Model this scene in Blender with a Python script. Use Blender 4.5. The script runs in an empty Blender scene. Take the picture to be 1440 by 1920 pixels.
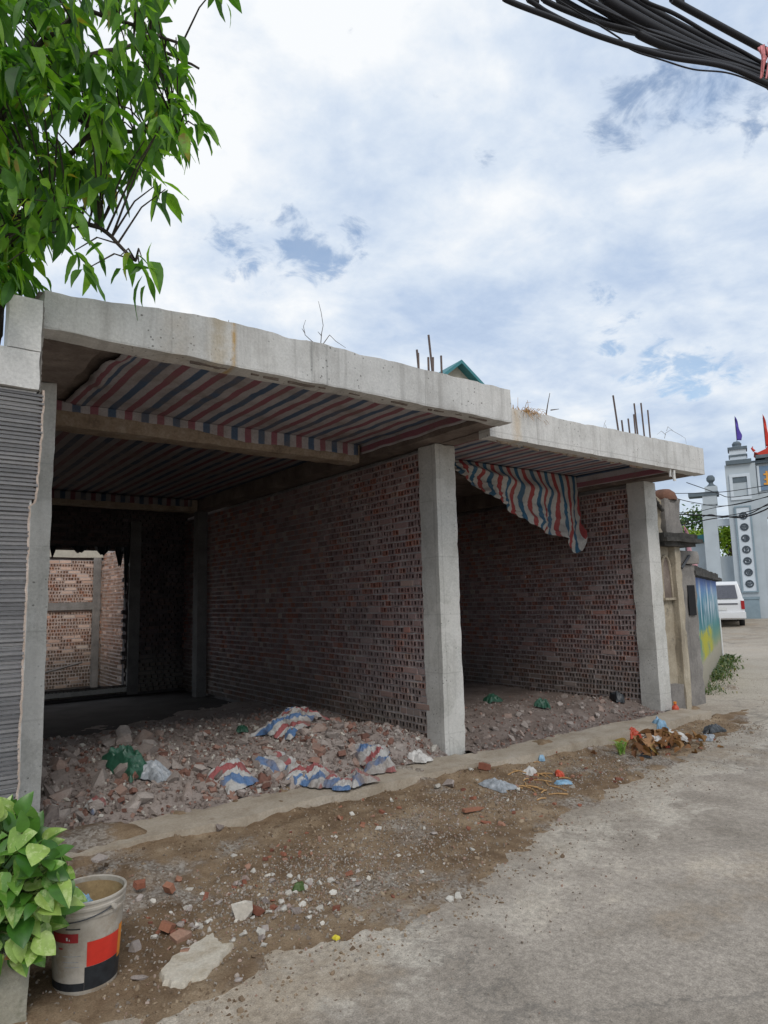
import bpy, bmesh, math, random
import numpy as np
from mathutils import Vector, Matrix, noise, Euler

random.seed(7)
rng = np.random.default_rng(7)
S = bpy.context.scene
C = S.collection

# ------------------------------------------------------------------ camera
F = 1263.92                                   # focal length in pixels of the 1440 x 1920 frame
YAW, PITCH, ROLL = [math.radians(a) for a in (37.0948, 7.4568, -1.3848)]
CAM = np.array([0.0, 0.0, 1.6])
_f = np.array([math.sin(YAW)*math.cos(PITCH), math.cos(YAW)*math.cos(PITCH), math.sin(PITCH)])
_r = np.array([math.cos(YAW), -math.sin(YAW), 0.0])
_u = np.cross(_r, _f)
RIGHT = math.cos(ROLL)*_r + math.sin(ROLL)*_u
UP = -math.sin(ROLL)*_r + math.cos(ROLL)*_u
FWD = _f
cd = bpy.data.cameras.new('camera')
cd.sensor_fit = 'VERTICAL'; cd.sensor_height = 36.0; cd.sensor_width = 27.0
cd.lens = F/1920*36.0
cd.clip_start = 0.05; cd.clip_end = 2000
cam = bpy.data.objects.new('camera', cd); C.objects.link(cam)
cam.matrix_world = Matrix(((RIGHT[0], UP[0], -FWD[0], CAM[0]), (RIGHT[1], UP[1], -FWD[1], CAM[1]),
                           (RIGHT[2], UP[2], -FWD[2], CAM[2]), (0, 0, 0, 1)))
S.camera = cam

def ray(px, py):
    return RIGHT*(px-720)/F - UP*(py-960)/F + FWD
def at(px, py, ax, v):
    d = ray(px, py); i = 'XYZ'.index(ax); return Vector(CAM + d*(v-CAM[i])/d[i])
def atd(px, py, depth):
    return Vector(CAM + ray(px, py)*depth)
def pix(p):
    d = np.asarray(p)-CAM; z = d@FWD
    return 720+F*(d@RIGHT)/z, 960-F*(d@UP)/z, z

# ------------------------------------------------------------------ light and sky
SUN_EL, SUN_AZ = math.radians(46), math.radians(-157)      # azimuth from +Y towards +X: behind the camera
SUN_DIR = Vector((math.sin(SUN_AZ)*math.cos(SUN_EL), math.cos(SUN_AZ)*math.cos(SUN_EL), math.sin(SUN_EL)))
sl = bpy.data.lights.new('sun', 'SUN'); sl.energy = 1.5; sl.angle = math.radians(24); sl.color = (1.0, 0.95, 0.88)
so = bpy.data.objects.new('sun', sl); C.objects.link(so)
so.rotation_euler = SUN_DIR.to_track_quat('Z', 'Y').to_euler()
S.view_settings.view_transform = 'Standard'; S.view_settings.look = 'None'
S.view_settings.exposure = 0.0; S.view_settings.gamma = 1.0; S.view_settings.use_curve_mapping = False
S.render.engine = 'CYCLES'
S.cycles.max_bounces = 6; S.cycles.diffuse_bounces = 4; S.cycles.transparent_max_bounces = 8

class NT:
    """small helper for node trees"""
    def __init__(s, tree):
        s.t = tree; s.t.nodes.clear()
    def n(s, typ, **k):
        o = s.t.nodes.new(typ)
        for a, v in k.items(): setattr(o, a, v)
        return o
    def put(s, sock, v):
        if isinstance(v, bpy.types.NodeSocket): s.t.links.new(v, sock)
        else:
            if hasattr(sock, 'default_value'):
                try: sock.default_value = v
                except Exception: sock.default_value = (*v, 1.0)
    def math(s, op, a, b=0.0, c=0.0, clamp=False):
        o = s.n('ShaderNodeMath', operation=op, use_clamp=clamp)
        s.put(o.inputs[0], a); s.put(o.inputs[1], b); s.put(o.inputs[2], c); return o.outputs[0]
    def vmath(s, op, a, b=(0, 0, 0), scale=None):
        o = s.n('ShaderNodeVectorMath', operation=op)
        s.put(o.inputs[0], a); s.put(o.inputs[1], b)
        if scale is not None: s.put(o.inputs['Scale'], scale)
        return o.outputs['Value'] if op in ('DOT_PRODUCT', 'LENGTH', 'DISTANCE') else o.outputs[0]
    def noise(s, vec, scale, detail=6.0, rough=0.6, dist=0.0):
        o = s.n('ShaderNodeTexNoise'); s.put(o.inputs['Vector'], vec)
        o.inputs['Scale'].default_value = scale; o.inputs['Detail'].default_value = detail
        o.inputs['Roughness'].default_value = rough; o.inputs['Distortion'].default_value = dist
        return o.outputs['Fac']
    def voro(s, vec, scale, out='Distance'):
        o = s.n('ShaderNodeTexVoronoi'); s.put(o.inputs['Vector'], vec); o.inputs['Scale'].default_value = scale
        return o.outputs[out]
    def ramp(s, fac, stops, interp='LINEAR'):
        o = s.n('ShaderNodeValToRGB'); s.put(o.inputs[0], fac); cr = o.color_ramp; cr.interpolation = interp
        while len(cr.elements) < len(stops): cr.elements.new(0.5)
        for e, (p, c) in zip(cr.elements, stops):
            e.position = p; e.color = (*c, 1.0) if len(c) == 3 else c
        return o.outputs[0]
    def mix(s, fac, a, b, blend='MIX'):
        o = s.n('ShaderNodeMix', data_type='RGBA', blend_type=blend); o.clamp_factor = True
        s.put(o.inputs[0], fac); s.put(o.inputs[6], a); s.put(o.inputs[7], b); return o.outputs[2]
    def sep(s, v):
        o = s.n('ShaderNodeSeparateXYZ'); s.put(o.inputs[0], v); return o.outputs
    def comb(s, x, y, z):
        o = s.n('ShaderNodeCombineXYZ'); s.put(o.inputs[0], x); s.put(o.inputs[1], y); s.put(o.inputs[2], z); return o.outputs[0]
    def smooth(s, v, a, b):
        o = s.n('ShaderNodeMapRange', interpolation_type='SMOOTHSTEP'); s.put(o.inputs[0], v)
        o.inputs[1].default_value = a; o.inputs[2].default_value = b; return o.outputs[0]

w = bpy.data.worlds.new('World'); S.world = w; w.use_nodes = True
T = NT(w.node_tree)
sky = T.n('ShaderNodeTexSky', sky_type='NISHITA'); sky.sun_disc = False
sky.sun_elevation = SUN_EL; sky.sun_rotation = SUN_AZ; sky.air_density = 1.3; sky.dust_density = 0.2; sky.ozone_density = 3.0
gen = T.n('ShaderNodeTexCoord').outputs['Generated']
dirn = T.vmath('NORMALIZE', gen)
dx, dy, dz = T.sep(dirn)
zz = T.math('ADD', T.math('MAXIMUM', dz, 0.0), 0.22)
cl = T.comb(T.math('DIVIDE', dx, zz), T.math('DIVIDE', dy, zz), 0.37)
warp = T.vmath('ADD', cl, T.vmath('SCALE', T.n('ShaderNodeTexNoise').outputs['Color'], scale=0.0))
n1 = T.noise(cl, 1.25, 8.0, 0.56, 0.35)
n2 = T.noise(T.vmath('ADD', cl, (3.1, 7.7, 0)), 3.4, 9.0, 0.58, 0.15)
n3 = T.noise(T.vmath('ADD', cl, (11.1, 2.7, 5.0)), 7.0, 8.0, 0.62, 0.4)
shade = T.math('ADD', T.math('MULTIPLY', n1, 0.62), T.math('ADD', T.math('MULTIPLY', n2, 0.30), T.math('MULTIPLY', n3, 0.14)))
cloud = T.ramp(shade, [(0.39, (0.38, 0.49, 0.70)), (0.47, (0.52, 0.635, 0.82)), (0.545, (0.72, 0.805, 0.92)), (0.62, (0.95, 0.975, 1.0))])
# openings in the cloud deck where the blue shows
blue = None
for (bx, by, rad, amp) in ((428, 440, .05, .85), (455, 475, .05, .8), (560, 452, .045, .95), (590, 470, .04, 1.0), (668, 448, .03, .85), (640, 482, .03, .75), (520, 490, .04, .5),
                           (1150, 245, .045, .9), (1180, 205, .05, .95), (1245, 160, .05, .85), (1300, 165, .06, .95), (1345, 200, .05, .9), (1230, 225, .04, .7), (1410, 215, .05, .8),
                           (1160, 640, .05, .7), (1225, 675, .05, .85), (1290, 700, .06, .85), (1370, 690, .05, .7), (1130, 552, .03, .6), (905, 300, .02, .7)):
    d = ray(bx, by); d = d/np.linalg.norm(d)
    dist = T.vmath('DISTANCE', dirn, tuple(d))
    b = T.math('MULTIPLY', T.math('SUBTRACT', 1.0, T.smooth(dist, 0.0, rad*1.6)), amp)
    blue = b if blue is None else T.math('MAXIMUM', blue, b)
n4 = T.noise(T.vmath('ADD', cl, (1.1, 9.7, 2.0)), 13.0, 7.0, 0.62, 0.5)
open_ = T.math('ADD', T.math('MULTIPLY', blue, 0.90), T.math('ADD', T.math('MULTIPLY', T.math('SUBTRACT', n3, 0.5), 1.6), T.math('MULTIPLY', T.math('SUBTRACT', n4, 0.5), 1.9)))
hole = T.math('MULTIPLY', T.smooth(open_, 0.42, 0.95), 0.74)
horizon = T.math('SUBTRACT', 1.0, T.smooth(dz, 0.0, 0.30))
cloud2 = T.mix(T.math('MULTIPLY', horizon, 0.75), cloud, (0.66, 0.75, 0.82))
bg1 = T.n('ShaderNodeBackground'); T.put(bg1.inputs[0], sky.outputs[0]); bg1.inputs[1].default_value = 0.15
bg2 = T.n('ShaderNodeBackground'); T.put(bg2.inputs[0], cloud2); bg2.inputs[1].default_value = 1.0
ms = T.n('ShaderNodeMixShader'); T.put(ms.inputs[0], hole); T.put(ms.inputs[1], bg2.outputs[0]); T.put(ms.inputs[2], bg1.outputs[0])
T.put(T.n('ShaderNodeOutputWorld').inputs[0], ms.outputs[0])

# ------------------------------------------------------------------ materials
MATS = {}
def new_mat(name):
    m = bpy.data.materials.new(name); m.use_nodes = True; MATS[name] = m
    t = NT(m.node_tree); return m, t
def finish(t, col, rough=0.9, bump=None, bstr=0.3, bdist=0.01, metal=0.0, spec=0.3, trans=None, alpha=None):
    b = t.n('ShaderNodeBsdfPrincipled'); t.put(b.inputs['Base Color'], col); t.put(b.inputs['Roughness'], rough)
    b.inputs['Metallic'].default_value = metal; b.inputs['Specular IOR Level'].default_value = spec
    if bump is not None:
        bp = t.n('ShaderNodeBump'); bp.inputs['Strength'].default_value = bstr; bp.inputs['Distance'].default_value = bdist
        t.put(bp.inputs['Height'], bump); t.put(b.inputs['Normal'], bp.outputs[0])
    sh = b.outputs[0]
    if trans is not None:
        tr = t.n('ShaderNodeBsdfTranslucent'); t.put(tr.inputs[0], trans[1])
        mx = t.n('ShaderNodeMixShader'); mx.inputs[0].default_value = trans[0]
        t.put(mx.inputs[1], sh); t.put(mx.inputs[2], tr.outputs[0]); sh = mx.outputs[0]
    t.put(t.n('ShaderNodeOutputMaterial').inputs[0], sh)
def pos(t): return t.n('ShaderNodeNewGeometry').outputs['Position']
def rnd(t):
    a = t.n('ShaderNodeObjectInfo').outputs['Random']; b = t.n('ShaderNodeNewGeometry').outputs['Random Per Island']
    return t.math('FRACT', t.math('ADD', t.math('MULTIPLY', a, 7.31), b))
def cast_detail(t, p, c, voids=0.7, joint=1.13):
    """air holes and faint formwork joints of cast concrete"""
    v = t.n('ShaderNodeTexVoronoi'); t.put(v.inputs['Vector'], t.vmath('ADD', p, t.vmath('SCALE', t.comb(t.noise(p, 9, 2, .5), t.noise(p, 7, 2, .5), 0.0), scale=.05))); v.inputs['Scale'].default_value = 22
    m = t.math('MULTIPLY', t.math('SUBTRACT', 1.0, t.smooth(v.outputs['Distance'], 0.10, 0.20)), t.smooth(t.noise(t.vmath('ADD', p, (3, 3, 8)), 2.5, 4, .6), 0.50, 0.58))
    c = t.mix(t.math('MULTIPLY', m, voids), c, (0.10, 0.095, 0.085))
    x, y, z = t.sep(p); wob = t.math('MULTIPLY', t.noise(p, 4, 3, .5), .02)
    for (co, per, off, st) in ((t.math('ADD', x, y), joint, .31, .35), (z, .62, .17, .30)):
        f = t.math('ABSOLUTE', t.math('SUBTRACT', t.math('FRACT', t.math('ADD', t.math('DIVIDE', t.math('ADD', co, wob), per), off)), 0.5))
        k = t.math('MULTIPLY', t.math('SUBTRACT', 1.0, t.smooth(f, 0.0, .011/per)), st)
        c = t.mix(k, c, (0.22, 0.21, 0.19))
    pt = t.smooth(t.noise(t.vmath('ADD', p, (1, 7, 4)), 1.7, 3, .5), 0.56, 0.585)
    return t.mix(t.math('MULTIPLY', pt, 0.35), c, (0.66, 0.645, 0.61))
def speckle(name, stops, scale=3.0, rough=0.9, fine=60.0, bstr=0.3, bdist=0.01, metal=0.0, spec=0.3, mottle=0.25, use_rnd=0.0, streak=None, dark=None, cast=False):
    """two-scale mottled material; use_rnd shifts the colour from piece to piece"""
    m, t = new_mat(name); p = pos(t)
    f = t.noise(p, scale, 7.0, 0.62)
    if use_rnd: f = t.math('ADD', t.math('MULTIPLY', f, 1-use_rnd), t.math('MULTIPLY', rnd(t), use_rnd))
    c = t.ramp(f, stops)
    g = t.noise(p, fine, 5.0, 0.7)
    c = t.mix(1.0, c, t.ramp(g, [(0.25, (1-mottle,)*3), (0.75, (1+mottle*.6,)*3)]), 'MULTIPLY')
    if streak:                                   # rain streaks running down a wall
        x, y, z = t.sep(p)
        st = t.noise(t.comb(t.math('MULTIPLY', x, streak[0]), t.math('MULTIPLY', y, streak[0]), t.math('MULTIPLY', z, 0.8)), 1.0, 5.0, 0.65)
        c = t.mix(t.math('MULTIPLY', t.smooth(st, 0.5, 0.75), streak[1]), c, streak[2])
    if dark:                                     # blotches of damp and moss
        d = t.noise(t.vmath('ADD', p, (5, 9, 2)), dark[0], 8.0, 0.7)
        c = t.mix(t.math('MULTIPLY', t.smooth(d, dark[1], dark[1]+0.14), dark[2]), c, dark[3])
    if cast: c = cast_detail(t, p, c)
    h = t.math('ADD', t.math('MULTIPLY', g, 0.6), t.noise(p, fine*3.1, 3.0, 0.6))
    finish(t, c, rough, h, bstr, bdist, metal, spec); return m
def plain(name, col, rough=0.6, metal=0.0, spec=0.4, var=0.12, scale=14.0):
    m, t = new_mat(name); p = pos(t)
    k = t.ramp(t.noise(p, scale, 5.0, 0.6), [(0.25, tuple(c*(1-var) for c in col)), (0.75, tuple(min(1, c*(1+var)) for c in col))])
    finish(t, k, rough, None, metal=metal, spec=spec); return m

speckle('concrete', [(0.28, (0.43, 0.42, 0.385)), (0.5, (0.54, 0.53, 0.495)), (0.72, (0.62, 0.61, 0.58))], 2.2, 0.92, 45, 0.35, 0.006,
        streak=(9.0, 0.35, (0.27, 0.26, 0.24)), dark=(6.0, 0.62, 0.45, (0.22, 0.22, 0.20)), cast=True)
speckle('shaded_concrete', [(0.3, (0.12, 0.115, 0.11)), (0.7, (0.22, 0.21, 0.20))], 2.2, 0.92, 45, 0.35, 0.006)  # darker concrete copy: shade at the rear of the bay put into the colour
# the canopy front: same concrete with an ochre run-off stain of its own
def fascia_mat(name, stains):
    m, t = new_mat(name); p = pos(t); x, y, z = t.sep(p)
    f = t.noise(p, 2.6, 7.0, 0.62)
    c = t.ramp(f, [(0.28, (0.47, 0.455, 0.43)), (0.5, (0.60, 0.59, 0.565)), (0.72, (0.68, 0.665, 0.64))])
    st = t.noise(t.comb(t.math('MULTIPLY', x, 11.0), y, t.math('MULTIPLY', z, 0.7)), 1.0, 6.0, 0.7)
    c = t.mix(t.math('MULTIPLY', t.smooth(st, 0.46, 0.72), 0.42), c, (0.26, 0.245, 0.225))
    sp = t.noise(p, 26.0, 6.0, 0.75)
    low = t.math('SUBTRACT', 1.0, t.smooth(z, 3.28, 3.46))
    c = t.mix(t.math('MULTIPLY', t.smooth(sp, 0.62, 0.70), t.math('MULTIPLY', low, 0.8)), c, (0.10, 0.09, 0.08))
    c = cast_detail(t, p, c, .8)
    for (sx, wd, col, a) in stains:
        d = t.math('ABSOLUTE', t.math('SUBTRACT', t.math('ADD', x, t.math('MULTIPLY', t.math('SUBTRACT', st, 0.5), 0.11)), sx))
        k = t.math('MULTIPLY', t.math('MULTIPLY', t.math('SUBTRACT', 1.0, t.smooth(d, wd*0.05, wd*1.15)), a), t.smooth(t.noise(t.vmath('ADD', p, (2, 2, 2)), 9, 5, .65), 0.25, 0.6))
        c = t.mix(k, c, col)
    g = t.noise(p, 55, 5.0, 0.7)
    c = t.mix(1.0, c, t.ramp(g, [(0.25, (0.82,)*3), (0.75, (1.12,)*3)]), 'MULTIPLY')
    finish(t, c, 0.92, t.math('ADD', g, t.math('MULTIPLY', f, 1.5)), 0.4, 0.008); return m
fascia_mat('canopy_concrete', [(1.86, .11, (0.42, 0.33, 0.20), .55), (1.975, .035, (0.45, 0.27, 0.07), .85), (1.55, .16, (0.46, 0.38, 0.29), .35), (2.62, .02, (0.2, 0.2, 0.19), .6), (2.75, .015, (0.22, .22, .21), .5)])
fascia_mat('canopy_concrete_grey', [(5.35, .10, (0.50, 0.36, 0.20), .5), (7.0, .05, (0.3, 0.3, 0.29), .4)])
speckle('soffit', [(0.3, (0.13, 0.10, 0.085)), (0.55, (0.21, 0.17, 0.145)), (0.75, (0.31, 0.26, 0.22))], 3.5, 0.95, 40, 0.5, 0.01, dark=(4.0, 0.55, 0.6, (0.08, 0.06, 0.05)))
speckle('form_stain', [(0.3, (0.22, 0.17, 0.13)), (0.5, (0.35, 0.275, 0.205)), (0.75, (0.46, 0.39, 0.32))], 5.0, 0.95, 40, 0.4, 0.008)
speckle('mortar', [(0.3, (0.30, 0.275, 0.275)), (0.7, (0.52, 0.485, 0.47))], 5.0, 0.95, 60, 0.5, 0.006)
speckle('mortar_shaded', [(0.3, (0.06, 0.055, 0.055)), (0.7, (0.11, 0.10, 0.10))], 5.0, 0.95, 60, 0.5, 0.006)  # mortar copy darkened like the deep walls, shade painted in
def brick_mat(name, stops, dull):
    m, t = new_mat(name); p = pos(t); x, y, z = t.sep(p)
    c = t.ramp(rnd(t), stops)
    n = t.noise(p, 1.1, 5.0, 0.6)
    c = t.mix(t.math('MULTIPLY', t.smooth(n, 0.42, 0.66), dull), c, (0.31, 0.265, 0.26))
    g = t.noise(p, 90, 4.0, 0.7)
    c = t.mix(1.0, c, t.ramp(g, [(0.2, (0.65,)*3), (0.8, (1.25,)*3)]), 'MULTIPLY')
    damp = t.math('MULTIPLY', t.math('SUBTRACT', 1.0, t.smooth(t.math('ADD', z, t.math('MULTIPLY', n, 1.0)), 0.7, 1.5)), 0.6)
    c = t.mix(damp, c, (0.20, 0.185, 0.15))
    finish(t, c, 0.93, g, 0.5, 0.006); return m
brick_mat('brick_clay', [(0.0, (0.27, 0.175, 0.165)), (0.3, (0.38, 0.255, 0.24)), (0.6, (0.44, 0.325, 0.305)), (0.8, (0.40, 0.19, 0.155)), (0.93, (0.46, 0.21, 0.155)), (0.975, (0.50, 0.36, 0.30)), (1.0, (0.56, 0.48, 0.44))], 0.55)
brick_mat('brick_shaded', [(0.0, (0.075, 0.06, 0.06)), (0.5, (0.11, 0.085, 0.085)), (1.0, (0.15, 0.10, 0.09))], 0.3)  # brick copy with the shade of the bays' depth painted into its colours
brick_mat('brick_pale', [(0.0, (0.50, 0.31, 0.23)), (0.4, (0.64, 0.44, 0.34)), (0.7, (0.70, 0.51, 0.41)), (0.9, (0.60, 0.30, 0.19)), (1.0, (0.72, 0.58, 0.48))], 0.2)
speckle('brick_dusty', [(0.2, (0.17, 0.085, 0.065)), (0.5, (0.27, 0.145, 0.11)), (0.75, (0.33, 0.21, 0.165)), (0.9, (0.34, 0.25, 0.21))], 6.0, 0.97, 50, 0.6, 0.01, use_rnd=0.7)
speckle('brick_shard', [(0.2, (0.19, 0.075, 0.05)), (0.5, (0.30, 0.115, 0.07)), (0.75, (0.36, 0.175, 0.11)), (0.9, (0.36, 0.24, 0.18))], 6.0, 0.95, 60, 0.5, 0.008, use_rnd=0.75)
speckle('rubble_stone', [(0.2, (0.22, 0.18, 0.16)), (0.45, (0.335, 0.285, 0.255)), (0.7, (0.43, 0.375, 0.34)), (0.85, (0.35, 0.25, 0.205)), (0.98, (0.54, 0.495, 0.45))], 5.0, 0.95, 45, 0.7, 0.012, use_rnd=0.7)
speckle('rubble_dust', [(0.3, (0.23, 0.18, 0.155)), (0.5, (0.325, 0.27, 0.24)), (0.75, (0.42, 0.36, 0.325))], 3.0, 0.98, 40, 0.8, 0.02, use_rnd=0.35)
speckle('pale_stone', [(0.2, (0.45, 0.42, 0.37)), (0.6, (0.60, 0.57, 0.51)), (0.9, (0.50, 0.44, 0.36))], 6.0, 0.92, 50, 0.4, 0.008, use_rnd=0.6)
speckle('gravel_mix', [(0.15, (0.19, 0.15, 0.115)), (0.4, (0.29, 0.25, 0.205)), (0.62, (0.38, 0.345, 0.30)), (0.8, (0.28, 0.165, 0.115)), (0.97, (0.52, 0.49, 0.44))], 6.0, 0.95, 60, 0.4, 0.005, use_rnd=0.9)
speckle('old_plaster', [(0.28, (0.27, 0.225, 0.165)), (0.5, (0.40, 0.345, 0.26)), (0.72, (0.50, 0.44, 0.345))], 2.4, 0.95, 40, 0.5, 0.01,
        streak=(7.0, 0.75, (0.17, 0.145, 0.115)), dark=(4.5, 0.56, 0.7, (0.13, 0.12, 0.10)))
speckle('sooty_stone', [(0.3, (0.035, 0.033, 0.03)), (0.6, (0.09, 0.085, 0.078)), (0.8, (0.18, 0.17, 0.155))], 6.0, 0.95, 40, 0.7, 0.02)
speckle('grey_render', [(0.3, (0.16, 0.15, 0.14)), (0.55, (0.27, 0.25, 0.23)), (0.78, (0.34, 0.32, 0.30))], 3.0, 0.95, 40, 0.6, 0.012, streak=(8.0, 0.6, (0.10, 0.095, 0.09)))
speckle('clay_tile', [(0.3, (0.10, 0.055, 0.04)), (0.7, (0.24, 0.12, 0.08))], 9.0, 0.9, 50, 0.4, 0.006, use_rnd=0.3)
speckle('white_render', [(0.3, (0.54, 0.53, 0.51)), (0.55, (0.66, 0.65, 0.63)), (0.8, (0.72, 0.71, 0.69))], 2.0, 0.9, 50, 0.2, 0.004, streak=(6.0, 0.3, (0.38, 0.37, 0.35)))
speckle('slate_tile', [(0.15, (0.10, 0.097, 0.10)), (0.5, (0.145, 0.14, 0.143)), (0.85, (0.20, 0.19, 0.188))], 4.0, 0.62, 60, 0.3, 0.004, use_rnd=0.55, spec=0.45)
speckle('tile_glue', [(0.3, (0.42, 0.33, 0.27)), (0.7, (0.60, 0.50, 0.43))], 9.0, 0.95, 60, 0.5, 0.008)
speckle('bark', [(0.3, (0.035, 0.028, 0.022)), (0.7, (0.10, 0.082, 0.065))], 8.0, 0.95, 50, 0.8, 0.01)
speckle('slab_white', [(0.3, (0.38, 0.31, 0.22)), (0.5, (0.54, 0.485, 0.395)), (0.8, (0.62, 0.58, 0.50))], 7.0, 0.95, 70, 0.5, 0.006, dark=(14.0, 0.64, 0.6, (0.30, 0.27, 0.23)))
speckle('planter_concrete', [(0.3, (0.28, 0.26, 0.20)), (0.7, (0.43, 0.41, 0.34))], 5.0, 0.95, 50, 0.5, 0.006, dark=(7.0, 0.56, 0.6, (0.14, 0.14, 0.09)))
plain('steel', (0.16, 0.12, 0.105), 0.75, 0.3, 0.4, 0.3, 60)
plain('cable_black', (0.012, 0.012, 0.016), 0.55, 0, 0.4, 0.2)
plain('wire_grey', (0.05, 0.055, 0.065), 0.6)
plain('gate_paint', (0.46, 0.505, 0.53), 0.85, 0, 0.2, 0.10, 1.3)
plain('gate_pale', (0.62, 0.67, 0.71), 0.85, 0, 0.2, 0.06, 2)
plain('gate_dark', (0.13, 0.16, 0.18), 0.85, 0, 0.2, 0.2, 3)
plain('gate_plinth', (0.25, 0.32, 0.36), 0.8, 0, 0.2, 0.12, 3)
plain('ink', (0.07, 0.085, 0.10), 0.8, 0, 0.2, 0.3, 20)
plain('sign_blue', (0.16, 0.24, 0.34), 0.6)
plain('sign_orange', (0.75, 0.35, 0.05), 0.6)
plain('flag_purple', (0.10, 0.07, 0.36), 0.8)
plain('flag_red', (0.55, 0.05, 0.03), 0.8)
plain('flag_pink', (0.62, 0.33, 0.36), 0.8, 0, 0.3, 0.4, 5)
plain('van_white', (0.74, 0.74, 0.74), 0.3, 0, 0.5, 0.03)
plain('van_glass', (0.10, 0.10, 0.115), 0.12, 0, 0.6, 0.2)
plain('rubber', (0.015, 0.015, 0.015), 0.8)
plain('rim_metal', (0.35, 0.35, 0.36), 0.4, 0.6)
plain('lamp_red', (0.35, 0.015, 0.015), 0.25)
plain('plate_white', (0.68, 0.68, 0.66), 0.5)
plain('teal_paint', (0.05, 0.20, 0.22), 0.6)
plain('cream_wall', (0.48, 0.44, 0.36), 0.9)
plain('hole_shade', (0.01, 0.01, 0.012), 0.9)  # near-black for flat sheets that paint the shade of an opening
plain('bag_green', (0.02, 0.085, 0.05), 0.45, 0, 0.5, 0.4, 30)
plain('bag_blue', (0.21, 0.36, 0.49), 0.4, 0, 0.5, 0.3, 25)
plain('bag_white', (0.55, 0.53, 0.50), 0.5, 0, 0.4, 0.25, 25)
plain('bag_dark', (0.03, 0.035, 0.04), 0.4, 0, 0.5, 0.4, 25)
plain('bag_grey', (0.28, 0.30, 0.32), 0.4, 0, 0.5, 0.5, 30)
plain('plastic_red', (0.50, 0.07, 0.03), 0.4)
plain('plastic_yellow', (0.60, 0.50, 0.04), 0.5)
plain('ribbon_pink', (0.60, 0.20, 0.20), 0.6)
plain('cardboard', (0.36, 0.20, 0.10), 0.9, 0, 0.2, 0.35, 18)
plain('straw', (0.45, 0.27, 0.12), 0.95, 0, 0.2, 0.3, 30)
plain('twig_brown', (0.10, 0.075, 0.055), 0.9)
plain('twig_pale', (0.24, 0.22, 0.20), 0.9)
plain('print_red', (0.58, 0.035, 0.02), 0.5, 0, 0.4, 0.1, 25)
plain('print_crimson', (0.33, 0.025, 0.03), 0.5, 0, 0.4, 0.2, 40)
plain('print_orange', (0.70, 0.24, 0.03), 0.5)
plain('print_black', (0.02, 0.023, 0.027), 0.5, 0, 0.4, 0.5, 25)
speckle('bucket_plastic', [(0.25, (0.30, 0.26, 0.21)), (0.5, (0.41, 0.37, 0.315)), (0.75, (0.49, 0.455, 0.40))], 8.0, 0.5, 45, 0.1, 0.002, mottle=0.15, spec=0.4, dark=(7, 0.50, 0.7, (0.27, 0.21, 0.145)))
speckle('bucket_mud', [(0.3, (0.24, 0.17, 0.095)), (0.6, (0.38, 0.27, 0.14)), (0.8, (0.47, 0.36, 0.20))], 9.0, 0.8, 50, 0.3, 0.006)

def leaf_mat(name, dark, mid, light, tr, gloss=0.5, varieg=False):
    m, t = new_mat(name); p = pos(t)
    r = rnd(t)
    c = t.ramp(r, [(0.0, dark), (0.55, mid), (0.9, light), (1.0, light)])
    c = t.mix(1.0, c, t.ramp(t.noise(p, 25, 4, 0.6), [(0.3, (0.75,)*3), (0.7, (1.15,)*3)]), 'MULTIPLY')
    if varieg:                                   # cream-green marbling and a pale midrib
        vg = t.math('MULTIPLY', t.smooth(t.noise(t.vmath('ADD', p, t.vmath('SCALE', t.comb(r, r, r), scale=9.0)), 32, 4, .65), 0.50, 0.62), t.smooth(r, 0.25, 0.8))
        c = t.mix(t.math('MULTIPLY', vg, 0.75), c, (0.50, 0.60, 0.26))
    else:
        old = t.math('MULTIPLY', t.smooth(r, 0.955, 0.965), t.smooth(t.noise(p, 14, 3, .6), 0.40, 0.6))
        c = t.mix(old, c, (0.30, 0.22, 0.05))
    finish(t, c, gloss, None, spec=0.45, trans=(tr, t.mix(1.0, c, (1.6, 1.75, 0.6), 'MULTIPLY'))); return m
leaf_mat('tree_leaf', (0.035, 0.105, 0.022), (0.095, 0.225, 0.026), (0.23, 0.42, 0.045), 0.50)
leaf_mat('vine_leaf', (0.035, 0.12, 0.014), (0.13, 0.29, 0.04), (0.34, 0.48, 0.12), 0.22, 0.36, True)
leaf_mat('far_leaf', (0.025, 0.07, 0.02), (0.05, 0.12, 0.025), (0.08, 0.16, 0.03), 0.25)
leaf_mat('lime_leaf', (0.12, 0.22, 0.015), (0.20, 0.32, 0.02), (0.27, 0.38, 0.03), 0.25)
leaf_mat('weed_leaf', (0.04, 0.08, 0.02), (0.08, 0.13, 0.03), (0.15, 0.17, 0.06), 0.2)
leaf_mat('dry_leaf', (0.14, 0.06, 0.025), (0.27, 0.13, 0.05), (0.38, 0.22, 0.10), 0.1, 0.8)

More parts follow.
